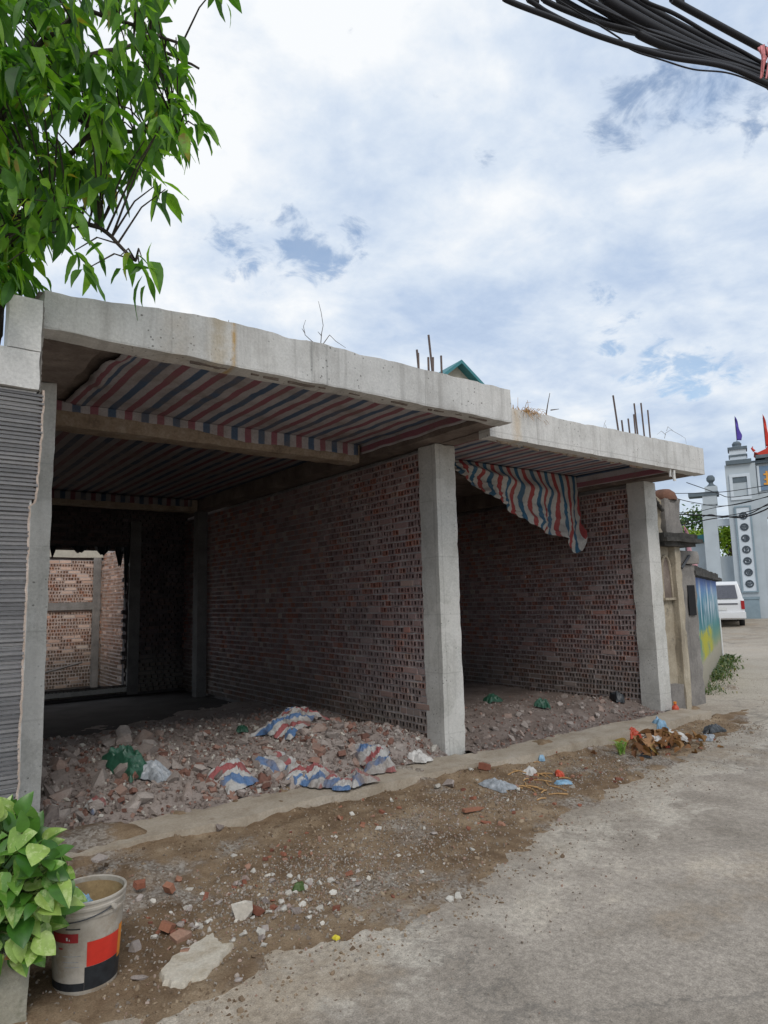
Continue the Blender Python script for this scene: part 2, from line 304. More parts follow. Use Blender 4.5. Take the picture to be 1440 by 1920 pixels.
def stripe_mat(name, dirt=0.35, cols=None):
    """woven tarpaulin: red and blue bands on white, across the U coordinate in metres"""
    m, t = new_mat(name); p = pos(t)
    uv = t.n('ShaderNodeUVMap'); uv.uv_map = 'UVMap'
    x, y, z = t.sep(uv.outputs[0])
    x = t.math('ADD', x, t.math('MULTIPLY', t.math('SUBTRACT', t.noise(p, 6, 3, .5), 0.5), 0.012))
    f = t.math('FRACT', t.math('DIVIDE', x, 0.318))
    W, Rd, Bl = cols or ((0.36, 0.34, 0.345), (0.235, 0.055, 0.075), (0.045, 0.085, 0.16))
    c = t.ramp(f, [(0.0, Rd), (0.22, Rd), (0.25, W), (0.49, W), (0.52, Bl), (0.73, Bl), (0.76, W), (0.97, W)])
    c = t.mix(t.math('MULTIPLY', t.smooth(t.noise(p, 3.2, 7, .65), 0.42, 0.72), dirt), c, (0.24, 0.19, 0.16))
    wv = t.math('ADD', t.math('SINE', t.math('MULTIPLY', x, 2400)), t.math('SINE', t.math('MULTIPLY', y, 2400)))
    c = t.mix(1.0, c, t.ramp(t.noise(p, 70, 3, .6), [(0.3, (0.86,)*3), (0.7, (1.1,)*3)]), 'MULTIPLY')
    finish(t, c, 0.6, t.math('ADD', t.noise(p, 9, 6, .6), t.math('MULTIPLY', wv, 0.0)), 0.5, 0.02, spec=0.3, trans=(0.12, c)); return m
stripe_mat('striped_tarp', 0.6, ((0.52, 0.49, 0.50), (0.34, 0.135, 0.17), (0.10, 0.155, 0.25)))
stripe_mat('striped_tarp_shaded', 0.7, ((0.27, 0.255, 0.26), (0.17, 0.055, 0.07), (0.04, 0.07, 0.12)))  # same tarp in darker colours, the rear ceiling's shade painted in
stripe_mat('striped_tarp_bright', 0.3, ((0.56, 0.55, 0.52), (0.40, 0.075, 0.075), (0.045, 0.15, 0.26)))
stripe_mat('striped_tarp_soiled', 0.95, ((0.50, 0.49, 0.47), (0.34, 0.10, 0.10), (0.10, 0.19, 0.36)))

def mural_mat():
    m, t = new_mat('mural_paint'); co = t.n('ShaderNodeTexCoord').outputs['Object']; x, y, z = t.sep(co)
    n = t.noise(t.comb(t.math('MULTIPLY', x, 1.0), 0.0, t.math('MULTIPLY', z, 1.4)), 1.7, 6, .6)
    zz = t.math('ADD', z, t.math('MULTIPLY', t.math('SUBTRACT', n, 0.5), 0.35))
    base = t.ramp(t.math('DIVIDE', zz, 2.2), [(0.0, (0.30, 0.275, 0.22)), (0.19, (0.36, 0.33, 0.26)), (0.24, (0.25, 0.30, 0.18)), (0.33, (0.13, 0.26, 0.20)),
                    (0.43, (0.06, 0.22, 0.22)), (0.60, (0.035, 0.16, 0.22)), (0.72, (0.09, 0.25, 0.36)), (0.84, (0.15, 0.25, 0.55)), (1.0, (0.16, 0.22, 0.60))])
    yp = t.math('MULTIPLY', t.smooth(t.noise(t.comb(t.math('MULTIPLY', x, .5), 3.0, z), 1.6, 5, .65), 0.44, 0.56), t.math('SUBTRACT', 1.0, t.smooth(x, 4.5, 6.0)))
    band = t.math('MULTIPLY', t.smooth(z, 0.42, 0.5), t.math('SUBTRACT', 1.0, t.smooth(z, 0.95, 1.05)))
    base = t.mix(t.math('MULTIPLY', yp, band), base, (0.42, 0.40, 0.04))
    # pale peaks: jagged vertical shapes
    pk = t.noise(t.comb(t.math('MULTIPLY', x, 1.9), 7.0, t.math('MULTIPLY', z, 0.45)), 1.6, 3, .55)
    pm = t.math('MULTIPLY', t.smooth(pk, 0.46, 0.54), t.math('MULTIPLY', t.smooth(z, 0.85, 1.45), t.math('SUBTRACT', 1.0, t.smooth(z, 1.75, 2.05))))
    base = t.mix(t.math('MULTIPLY', pm, 0.9), base, (0.48, 0.56, 0.62))
    g = t.noise(co, 30, 5, .7)
    base = t.mix(1.0, base, t.ramp(g, [(0.2, (0.75,)*3), (0.8, (1.15,)*3)]), 'MULTIPLY')
    finish(t, base, 0.9, g, 0.3, 0.006)
mural_mat()

def road_mat():
    m, t = new_mat('road_concrete'); p = pos(t); x, y, z = t.sep(p)
    a = t.noise(p, 0.55, 8, .62, 0.4); b = t.noise(t.vmath('ADD', p, (4, 1, 0)), 2.3, 8, .7, 0.3)
    c = t.ramp(t.math('ADD', t.math('MULTIPLY', a, .55), t.math('MULTIPLY', b, .45)),
               [(0.36, (0.27, 0.233, 0.19)), (0.48, (0.365, 0.318, 0.264)), (0.56, (0.435, 0.38, 0.318)), (0.66, (0.555, 0.48, 0.385))])
    # worn pale skim along the road's edge
    e = t.math('SUBTRACT', y, t.math('ADD', 2.35, t.math('MULTIPLY', x, 0.16)))
    e = t.math('ADD', e, t.math('MULTIPLY', t.math('SUBTRACT', b, 0.5), 2.6))
    pale = t.math('MULTIPLY', t.smooth(e, -0.1, 0.35), t.smooth(t.noise(t.vmath('ADD', p, (9, 9, 0)), 1.1, 7, .65), 0.38, 0.56))
    c = t.mix(t.math('MULTIPLY', pale, 0.75), c, (0.62, 0.56, 0.47))
    dirt = t.math('MULTIPLY', t.smooth(t.math('ADD', e, t.math('MULTIPLY', a, 0.8)), 0.55, 1.2), 0.55)
    c = t.mix(dirt, c, (0.27, 0.22, 0.165))
    dust = t.smooth(t.noise(t.vmath('ADD', p, (13, 5, 0)), 0.8, 8, .68), 0.50, 0.66)
    c = t.mix(t.math('MULTIPLY', dust, 0.6), c, (0.36, 0.28, 0.195))
    farpale = t.math('MULTIPLY', t.smooth(x, 9.0, 12.0), t.math('SUBTRACT', 1.0, t.smooth(x, 20.0, 24.0)))
    c = t.mix(t.math('MULTIPLY', farpale, 0.55), c, (0.52, 0.46, 0.385))
    ag = t.voro(p, 75.0); ag2 = t.noise(p, 130, 4, .75)
    c = t.mix(1.0, c, t.ramp(ag2, [(0.28, (0.55,)*3), (0.5, (0.98,)*3), (0.74, (1.4,)*3)]), 'MULTIPLY')
    c = t.mix(1.0, c, t.ramp(t.noise(p, 28, 5, .75), [(0.3, (0.66,)*3), (0.7, (1.2,)*3)]), 'MULTIPLY')
    cr = t.n('ShaderNodeTexVoronoi', feature='DISTANCE_TO_EDGE'); t.put(cr.inputs['Vector'], t.vmath('ADD', p, t.vmath('SCALE', t.comb(b, a, 0.0), scale=1.4))); cr.inputs['Scale'].default_value = 0.33
    c = t.mix(t.math('MULTIPLY', t.math('SUBTRACT', 1.0, t.smooth(cr.outputs['Distance'], 0.0, 0.012)), 0.35), c, (0.10, 0.095, 0.085))
    finish(t, c, 0.93, t.math('ADD', t.math('MULTIPLY', ag, -0.5), ag2), 0.55, 0.006, spec=0.25)
road_mat()
def dirt_mat():
    m, t = new_mat('brown_dirt'); p = pos(t)
    a = t.noise(p, 1.3, 8, .65, 0.3); b = t.noise(t.vmath('ADD', p, (2, 6, 0)), 5.5, 8, .72)
    c = t.ramp(t.math('ADD', t.math('MULTIPLY', a, .55), t.math('MULTIPLY', b, .45)),
               [(0.34, (0.115, 0.074, 0.044)), (0.46, (0.205, 0.138, 0.084)), (0.56, (0.305, 0.222, 0.142)), (0.68, (0.45, 0.355, 0.25))])
    gv = t.smooth(t.noise(t.vmath('ADD', p, (7, 3, 1)), 1.15, 6, .6), 0.53, 0.62)
    gr = t.ramp(t.voro(p, 55.0, 'Color'), [(0.2, (0.20, 0.165, 0.135)), (0.5, (0.32, 0.285, 0.245)), (0.8, (0.46, 0.43, 0.385))])
    c = t.mix(t.math('MULTIPLY', gv, 0.75), c, gr)
    g = t.noise(p, 110, 5, .75)
    c = t.mix(1.0, c, t.ramp(g, [(0.25, (0.6,)*3), (0.75, (1.3,)*3)]), 'MULTIPLY')
    finish(t, c, 0.97, t.math('ADD', g, t.math('MULTIPLY', b, 2.0)), 0.8, 0.012, spec=0.15)
dirt_mat()
speckle('dirt_clod', [(0.15, (0.14, 0.095, 0.06)), (0.5, (0.24, 0.175, 0.115)), (0.9, (0.35, 0.27, 0.185))], 6.0, 0.97, 60, 0.4, 0.005, use_rnd=0.8)
speckle('sill_concrete', [(0.28, (0.33, 0.27, 0.20)), (0.5, (0.44, 0.375, 0.295)), (0.75, (0.52, 0.46, 0.38))], 3.5, 0.95, 50, 0.6, 0.012, dark=(5, 0.57, 0.6, (0.23, 0.165, 0.11)))
speckle('far_earth', [(0.3, (0.22, 0.20, 0.16)), (0.7, (0.32, 0.29, 0.24))], 0.3, 0.95, 8, 0.3, 0.02)
speckle('floor_dust_shaded', [(0.3, (0.055, 0.048, 0.044)), (0.7, (0.10, 0.09, 0.082))], 2.2, 0.98, 40, 0.6, 0.01)  # floor colour darkened to carry the shade deep inside the bays

# ------------------------------------------------------------------ mesh builder
class MB:
    def __init__(s): s.v = []; s.f = []; s.uv = None
    def add(s, vs, fs):
        o = len(s.v); s.v.extend([tuple(v) for v in vs]); s.f.extend([tuple(i+o for i in f) for f in fs]); return s
    def box(s, x0, x1, y0, y1, z0, z1):
        return s.add([(x0, y0, z0), (x1, y0, z0), (x1, y1, z0), (x0, y1, z0), (x0, y0, z1), (x1, y0, z1), (x1, y1, z1), (x0, y1, z1)],
                     [(0, 3, 2, 1), (4, 5, 6, 7), (0, 1, 5, 4), (1, 2, 6, 5), (2, 3, 7, 6), (3, 0, 4, 7)])
    def rough(s, x0, x1, y0, y1, z0, z1, seg=0.12, amp=0.008, seed=0.0, fn=None, chip=0.0):
        """a box of subdivided faces with uneven, slightly worn surfaces"""
        nx, ny, nz = [max(1, int(round(d/seg))) for d in (x1-x0, y1-y0, z1-z0)]
        idx = {}; o = len(s.v)
        def vid(i, j, k):
            if (i, j, k) in idx: return idx[(i, j, k)]
            p = Vector((x0+(x1-x0)*i/nx, y0+(y1-y0)*j/ny, z0+(z1-z0)*k/nz))
            d = noise.noise_vector(p*3.1+Vector((seed, seed*2, 0)))*amp + noise.noise_vector(p*11.0+Vector((seed, 3, 1)))*amp*0.6
            ext = (i in (0, nx))+(j in (0, ny))+(k in (0, nz))
            if ext >= 2 and chip:
                c = Vector(((x0+x1)/2, (y0+y1)/2, (z0+z1)/2))-p
                c = Vector((c.x if i in (0, nx) else 0, c.y if j in (0, ny) else 0, c.z if k in (0, nz) else 0)).normalized()
                d += c*chip*max(0.0, noise.noise(p*7.0+Vector((seed, 1, 4)))+0.15)
            p = p+d
            if fn: p = fn(p)
            idx[(i, j, k)] = len(s.v); s.v.append(tuple(p)); return idx[(i, j, k)]
        for i in range(nx):
            for j in range(ny):
                s.f.append((vid(i, j, 0), vid(i, j+1, 0), vid(i+1, j+1, 0), vid(i+1, j, 0)))
                s.f.append((vid(i, j, nz), vid(i+1, j, nz), vid(i+1, j+1, nz), vid(i, j+1, nz)))
        for i in range(nx):
            for k in range(nz):
                s.f.append((vid(i, 0, k), vid(i+1, 0, k), vid(i+1, 0, k+1), vid(i, 0, k+1)))
                s.f.append((vid(i, ny, k), vid(i, ny, k+1), vid(i+1, ny, k+1), vid(i+1, ny, k)))
        for j in range(ny):
            for k in range(nz):
                s.f.append((vid(0, j, k), vid(0, j, k+1), vid(0, j+1, k+1), vid(0, j+1, k)))
                s.f.append((vid(nx, j, k), vid(nx, j+1, k), vid(nx, j+1, k+1), vid(nx, j, k+1)))
        return s
    def tube(s, pts, r, n=6, cap=True):
        pts = [Vector(p) for p in pts]; rr = r if isinstance(r, (list, tuple)) else [r]*len(pts)
        o = len(s.v); ref = Vector((0.13, 0.21, 1)).normalized()
        for i, p in enumerate(pts):
            d = (pts[min(i+1, len(pts)-1)]-pts[max(i-1, 0)]).normalized()
            a = d.cross(ref if abs(d.dot(ref)) < 0.97 else Vector((1, 0, 0))).normalized(); b = d.cross(a)
            for k in range(n):
                t = 2*math.pi*k/n; s.v.append(tuple(p+(a*math.cos(t)+b*math.sin(t))*rr[i]))
        for i in range(len(pts)-1):
            for k in range(n):
                s.f.append((o+i*n+k, o+i*n+(k+1) % n, o+(i+1)*n+(k+1) % n, o+(i+1)*n+k))
        if cap:
            s.f.append(tuple(o+k for k in range(n))[::-1]); s.f.append(tuple(o+(len(pts)-1)*n+k for k in range(n)))
        return s
    def lathe(s, prof, n=28, c=(0, 0, 0), a0=0.0, a1=2*math.pi):
        full = abs(a1-a0-2*math.pi) < 1e-6; m = n if full else n+1; o = len(s.v)
        for (r, z) in prof:
            for k in range(m):
                t = a0+(a1-a0)*k/n; s.v.append((c[0]+r*math.cos(t), c[1]+r*math.sin(t), c[2]+z))
        for i in range(len(prof)-1):
            for k in range(n):
                k2 = (k+1) % m
                s.f.append((o+i*m+k, o+i*m+k2, o+(i+1)*m+k2, o+(i+1)*m+k))
        return s
    def prism(s, poly, y0, y1):
        """polygon in x,z extruded from y0 to y1"""
        n = len(poly)
        s.add([(x, y0, z) for x, z in poly]+[(x, y1, z) for x, z in poly],
              [tuple(range(n)), tuple(range(2*n-1, n-1, -1))]+[(i, i+n, (i+1) % n+n, (i+1) % n) for i in range(n)]); return s
    def mesh(s, name, mat, smooth=False):
        me = bpy.data.meshes.new(name); me.from_pydata(s.v, [], s.f)
        if s.uv is not None:
            l = me.uv_layers.new(name='UVMap')
            vi = np.empty(len(me.loops), dtype=np.int32); me.loops.foreach_get('vertex_index', vi)
            l.data.foreach_set('uv', np.asarray(s.uv, dtype=np.float32)[vi].ravel())
        if mat: me.materials.append(MATS[mat])
        if smooth:
            me.shade_smooth(); me.set_sharp_from_angle(angle=math.radians(38))
        me.update(); return me
    def build(s, name, mat, parent=None, smooth=False, **props):
        return link(name, s.mesh(name, mat, smooth), parent, **props)

def link(name, me, parent=None, **props):
    o = bpy.data.objects.new(name, me); C.objects.link(o)
    if parent: o.parent = parent
    for k, v in props.items(): o[k] = v
    return o
def tag(o, label, cat, group=None):
    o['label'] = label; o['category'] = cat
    if group: o['group'] = group
    return o
def thing(name, label, cat, loc=(0, 0, 0), rz=0.0, group=None):
    o = bpy.data.objects.new(name, None); C.objects.link(o); o.empty_display_size = 0.2
    o.location = loc; o.rotation_euler = (0, 0, rz)
    return tag(o, label, cat, group)

def hull_mesh(name, mat, kind, seed):
    """angular broken lump about one unit across"""
    r = random.Random(seed); bm = bmesh.new()
    if kind == 'brick':
        sx, sy, sz = 0.5, 0.27, 0.17
        cut = r.uniform(-0.1, 0.35)
        for y in (-sy, sy):
            for z in (-sz, sz):
                bm.verts.new((-sx, y*r.uniform(.93, 1.0), z)); bm.verts.new((cut+r.uniform(-.22, .16), y, z*r.uniform(.7, 1)))
        bm.verts.new((cut+r.uniform(.05, .2), r.uniform(-.1, .1), r.uniform(-.06, .06)))
    elif kind == 'slab':
        for k in range(9):
            a = 2*math.pi*k/9+r.uniform(-.25, .25); q = r.uniform(.36, .55)
            for z in (-.07, .07): bm.verts.new((q*math.cos(a)*r.uniform(.94, 1.05), q*.72*math.sin(a)*r.uniform(.94, 1.05), z*r.uniform(.8, 1.1)))
    else:
        sc = (0.5, r.uniform(.3, .46), r.uniform(.22, .4))
        for k in range(r.randint(10, 15)):
            v = Vector((r.gauss(0, 1), r.gauss(0, 1), r.gauss(0, 1))).normalized()
            m = max(abs(v.x), abs(v.y), abs(v.z)); v = v*(0.55+0.45/m*0.75)
            bm.verts.new((v.x*sc[0]*r.uniform(.8, 1.1), v.y*sc[1], v.z*sc[2]))
    bmesh.ops.convex_hull(bm, input=bm.verts[:])
    loose = [v for v in bm.verts if not v.link_faces]
    for v in loose: bm.verts.remove(v)
    me = bpy.data.meshes.new(name); bm.to_mesh(me); bm.free()
    if mat: me.materials.append(MATS[mat])
    return me
def mesh_arrays(me):
    v = np.empty(len(me.vertices)*3); me.vertices.foreach_get('co', v)
    return v.reshape(-1, 3), [tuple(p.vertices) for p in me.polygons]
def scatter_joined(name, mat, variants, placements, parent=None, **props):
    """many small lumps as one mesh: placements = (pos, size, euler)"""
    arr = [mesh_arrays(m) for m in variants]; V = []; Fc = []; o = 0
    for i, (p, sz, e) in enumerate(placements):
        v, f = arr[i % len(arr)]
        R = np.array(Euler(e).to_matrix())
        V.append((v*sz)@R.T+np.array(p)); Fc.extend([tuple(k+o for k in q) for q in f]); o += len(v)
    mb = MB(); mb.v = np.concatenate(V).tolist() if V else []; mb.f = Fc
    return mb.build(name, mat, parent, **props)

def smoothstep(a, b, x):
    t = min(1.0, max(0.0, (x-a)/(b-a))); return t*t*(3-2*t)
def fbm(x, y, s=1.0, o=4):
    return noise.fractal(Vector((x*s, y*s, 0.31)), 1.0, 2.0, o)

# ------------------------------------------------------------------ ground, road, verge
def road_z(x, y=0.0):
    pts = [(-60, -.17), (7, -.17), (10.5, -.11), (17, -.10), (29, .05), (34, .28), (60, .45), (200, .5)]
    for (a, za), (b, zb) in zip(pts, pts[1:]):
        if x <= b: return za+(zb-za)*max(0, x-a)/(b-a)
    return .5
EDGE = [(-4, 2.75), (0.2, 2.85), (1.36, 3.0), (2.0, 3.05), (2.83, 3.05), (3.59, 3.2), (5.12, 3.72), (7.25, 3.98), (9.5, 4.4), (11.5, 5.4), (14, 6.6)]
def edge_y(x):
    for (a, ya), (b, yb) in zip(EDGE, EDGE[1:]):
        if x <= b: return ya+(yb-ya)*(x-a)/(b-a)
    return 6.6
def dirt_z(x, y):
    d = y-edge_y(x)+0.20*fbm(x, y, 1.1)+0.10*fbm(x+7, y, 4.0)
    h = -0.035+0.05*smoothstep(-.15, .3, d)+0.085*smoothstep(.3, 1.9, d)
    h += 0.022*fbm(x, y+3, 2.1)*smoothstep(0, .5, d)+0.014*fbm(x, y, 7.0)*smoothstep(-.1, .3, d)
    h += 0.06*math.exp(-((x-4.75)**2/0.30+(y-4.95)**2/0.10))          # earth banked against the column foot
    h -= 0.05*smoothstep(4.95, 5.1, y)*(1 if x > 9 else 1-smoothstep(.0, .35, fbm(x*1.0, 3.3, .8)+.5*(1-smoothstep(1.2, 2.6, x))))
    h += .105*smoothstep(4.80, 5.2, y)*smoothstep(.02, .7, .5*fbm(x, y, 2.2)+fbm(x, 3.3, .8)+.55*(1-smoothstep(1.2, 2.6, x))+.16*fbm(x, y, 5))
    return road_z(x)+h
mb = MB(); mb.add([(-400, -400, -.6), (600, -400, -.6), (600, 600, -.6), (-400, 600, -.6)], [(0, 1, 2, 3)])
mb.build('ground', 'far_earth', kind='structure')
def grid(xs, ys, zf, jitter=0.0):
    v = [(x, y, zf(x, y)) for y in ys for x in xs]; n = len(xs)
    f = [(j*n+i, j*n+i+1, (j+1)*n+i+1, (j+1)*n+i) for j in range(len(ys)-1) for i in range(n-1)]
    m = MB(); m.add(v, f); return m
xs = sorted(set([-40, -25, -15]+[round(-10+0.25*i, 3) for i in range(120)]+[20+i for i in range(0, 70)]+[120, 200]))
ys = sorted(set([-60, -30, -15]+[round(-8+0.25*i, 3) for i in range(72)]+[10+2*i for i in range(0, 25)]+[80, 120, 200]))
grid(xs, ys, lambda x, y: road_z(x)+(0.008*fbm(x, y, .9) if y < 9 and x < 20 else 0)).build('road', 'road_concrete', smooth=True, kind='structure')
xs = np.arange(-1.2, 12.6, 0.035); ys = np.arange(2.2, 6.2, 0.035)
mb = grid(list(xs), list(ys), dirt_z)
keep = []
for f in mb.f:
    x, y = mb.v[f[0]][:2]
    if (y < 5.40 or x > 9.1) and y < edge_y(x)+2.4: keep.append(f)
mb.f = keep
mb.build('dirt_verge', 'brown_dirt', smooth=True, kind='structure')

# ------------------------------------------------------------------ unfinished house: floors, sill, frames, canopies
X1, X2, X3 = 1.027, 4.855, 8.90        # column front-left edges found in the picture
YF = 5.46
bay1 = thing('concrete_bay', 'wide open concrete bay on the left with striped ceiling, full of rubble', 'building', (0.9, YF, 0))
bay2 = thing('concrete_bay', 'lower open concrete bay on the right with a torn striped sheet hanging inside', 'building', (X2+.3, YF, 0))
def rel(parent, mb):
    l = parent.location; c, s_ = math.cos(-parent.rotation_euler.z), math.sin(-parent.rotation_euler.z)
    out = []
    for v in mb.v:
        x, y, z = v[0]-l.x, v[1]-l.y, v[2]-l.z
        out.append((x*c-y*s_, x*s_+y*c, z))
    mb.v = out; return mb
def part(parent, name, mat, mb, smooth=False, **props):
    return rel(parent, mb).build(name, mat, parent, smooth, **props)

mb = MB(); mb.box(0.72, X2+.05, 5.36, 14.0, -.5, -.03); part(bay1, 'floor', 'floor_dust_shaded', mb)
mb = MB(); mb.box(X2+.26, 9.1, 5.30, 11.2, -.5, -.035); part(bay2, 'floor', 'floor_dust_shaded', mb)
def sill_fn(p):
    return Vector((p.x, p.y+0.035*noise.noise(Vector((p.x*1.9, 0, 3)))+0.02*noise.noise(Vector((p.x*6, 0, 5))), p.z-0.03*max(0, noise.noise(Vector((p.x*1.3, 2, 0))))))
mb = MB(); mb.rough(0.95, 4.93, 4.98, 5.40, -.30, 0.0, 0.07, 0.010, 3.0, sill_fn, 0.03); part(bay1, 'sill', 'sill_concrete', mb, True)
mb = MB(); mb.rough(4.95, 9.25, 4.93, 5.36, -.30, -.015, 0.07, 0.010, 8.0, sill_fn, 0.03); part(bay2, 'sill', 'sill_concrete', mb, True)
# columns
W = 0.292
mb = MB(); mb.rough(0.74, X1, YF, YF+W, -.35, 3.30, 0.10, 0.0035, 1.0, None, 0.012); part(bay1, 'column', 'concrete', mb, True)
mb = MB(); mb.rough(X2, X2+W, YF, YF+W, -.35, 3.308, 0.08, 0.005, 2.0, None, 0.016); part(bay1, 'column', 'concrete', mb, True)
mb = MB(); mb.rough(X3, X3+W, YF, YF+W, -.35, 3.24, 0.08, 0.005, 4.0, None, 0.016); part(bay2, 'column', 'concrete', mb, True)
mb = MB(); mb.rough(4.68, 4.86, 11.84, 12.05, -.1, 3.30, 0.15, 0.004, 5.0); part(bay1, 'column', 'shaded_concrete', mb, True)
# canopy front beams with an uneven cast top edge
def top1(p):
    k = smoothstep(3.40, 3.60, p.z); left = 0.085*(1-smoothstep(0.75, 1.75, p.x))
    return Vector((p.x, p.y, p.z-k*(left+0.012*noise.noise(Vector((p.x*2.3, 0, 0)))+0.009*noise.noise(Vector((p.x*9, 0, 4))))+0.006*noise.noise(Vector((p.x*5, 7, 0)))*(1-k)))
mb = MB(); mb.rough(0.72, 4.88, 4.344, 4.52, 3.285, 3.615, 0.05, 0.006, 11.0, top1, 0.014); part(bay1, 'canopy_beam', 'canopy_concrete', mb, True)
def top2(p):
    k = smoothstep(3.38, 3.58, p.z)
    return Vector((p.x, p.y, p.z-k*(0.03*(1-smoothstep(5.0, 8.8, p.x))+0.012*noise.noise(Vector((p.x*3, 0, 9))))))
mb = MB(); mb.rough(4.935, 9.20, 4.70, 4.86, 3.235, 3.61, 0.05, 0.005, 17.0, top2, 0.010); part(bay2, 'canopy_beam', 'canopy_concrete_grey', mb, True)
# roof slabs
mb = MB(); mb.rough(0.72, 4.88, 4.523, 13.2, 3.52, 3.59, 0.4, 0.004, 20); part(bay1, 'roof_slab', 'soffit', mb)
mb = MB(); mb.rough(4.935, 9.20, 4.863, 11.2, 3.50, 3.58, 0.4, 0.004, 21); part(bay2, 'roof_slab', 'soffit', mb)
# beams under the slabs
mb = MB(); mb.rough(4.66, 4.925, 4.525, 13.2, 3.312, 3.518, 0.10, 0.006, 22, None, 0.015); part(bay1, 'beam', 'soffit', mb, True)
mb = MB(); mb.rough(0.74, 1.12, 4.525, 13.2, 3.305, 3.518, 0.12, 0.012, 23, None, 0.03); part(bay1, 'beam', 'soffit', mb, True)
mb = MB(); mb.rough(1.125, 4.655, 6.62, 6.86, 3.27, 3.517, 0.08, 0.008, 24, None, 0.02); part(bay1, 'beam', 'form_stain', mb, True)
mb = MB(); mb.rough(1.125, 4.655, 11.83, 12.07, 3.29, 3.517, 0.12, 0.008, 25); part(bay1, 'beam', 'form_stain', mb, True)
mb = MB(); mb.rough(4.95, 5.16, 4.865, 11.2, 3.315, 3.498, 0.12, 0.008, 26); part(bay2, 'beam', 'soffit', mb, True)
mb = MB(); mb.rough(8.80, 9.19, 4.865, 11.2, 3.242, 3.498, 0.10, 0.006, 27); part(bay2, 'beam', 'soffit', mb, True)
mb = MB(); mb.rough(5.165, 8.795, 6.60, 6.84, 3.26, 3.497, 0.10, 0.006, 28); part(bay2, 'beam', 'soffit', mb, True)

# ------------------------------------------------------------------ hollow-brick walls
BW, BH, BJ = 0.107, 0.062, 0.013
def header_brick(jit, holes=True, seed=0):
    """end of a two-hole brick: front face at y = 0, body towards +y, holes are real recesses"""
    r = random.Random(seed)
    w, h = BW/2, BH/2; mb = MB()
    if not holes:
        e = 0.003
        mb.add([(-w, .004, -h), (w, .004, -h), (w, .004, h), (-w, .004, h), (-w+e, 0, -h+e), (w-e, 0, -h+e), (w-e, 0, h-e), (-w+e, 0, h-e), (-w, .05, -h), (w, .05, -h), (w, .05, h), (-w, .05, h)],
               [(4, 5, 6, 7), (0, 1, 5, 4), (1, 2, 6, 5), (2, 3, 7, 6), (3, 0, 4, 7), (0, 8, 9, 1), (1, 9, 10, 2), (2, 10, 11, 3), (3, 11, 8, 0)])
        return mb
    a = 0.0198+r.uniform(-.002, .002)*jit; hh = 0.0228+r.uniform(-.002, .0015)*jit
    xs_ = [-w, -0.027-a/1.25, -0.027+a/1.25, 0.027-a/1.25, 0.027+a/1.25, w]; zs_ = [-h, -hh, hh, h]
    vid = {}
    for i, x in enumerate(xs_):
        for k, z in enumerate(zs_): vid[(i, k)] = len(mb.v); mb.v.append((x, 0.0, z))
    for i in range(5):
        for k in range(3):
            q = [vid[(i, k)], vid[(i+1, k)], vid[(i+1, k+1)], vid[(i, k+1)]]
            if k == 1 and i in (1, 3): pass              # an opening into the hollow inside
            else: mb.f.append(tuple(q))
    # the hollow body behind the pierced face
    b = len(mb.v); mb.v += [(-w, .09, -h), (w, .09, -h), (w, .09, h), (-w, .09, h)]
    c = [vid[(0, 0)], vid[(5, 0)], vid[(5, 3)], vid[(0, 3)]]
    mb.f += [(c[0], b, b+1, c[1]), (c[1], b+1, b+2, c[2]), (c[2], b+2, b+3, c[3]), (c[3], b+3, b, c[0]), (b, b+3, b+2, b+1)]
    return mb
HEADERS = [header_brick(1, True, i) for i in range(8)]+[header_brick(1, False, 9)]
STRETCH = MB(); STRETCH.v = [(x*2.12, y, z) for x, y, z in header_brick(1, False, 3).v]; STRETCH.f = header_brick(1, False, 3).f
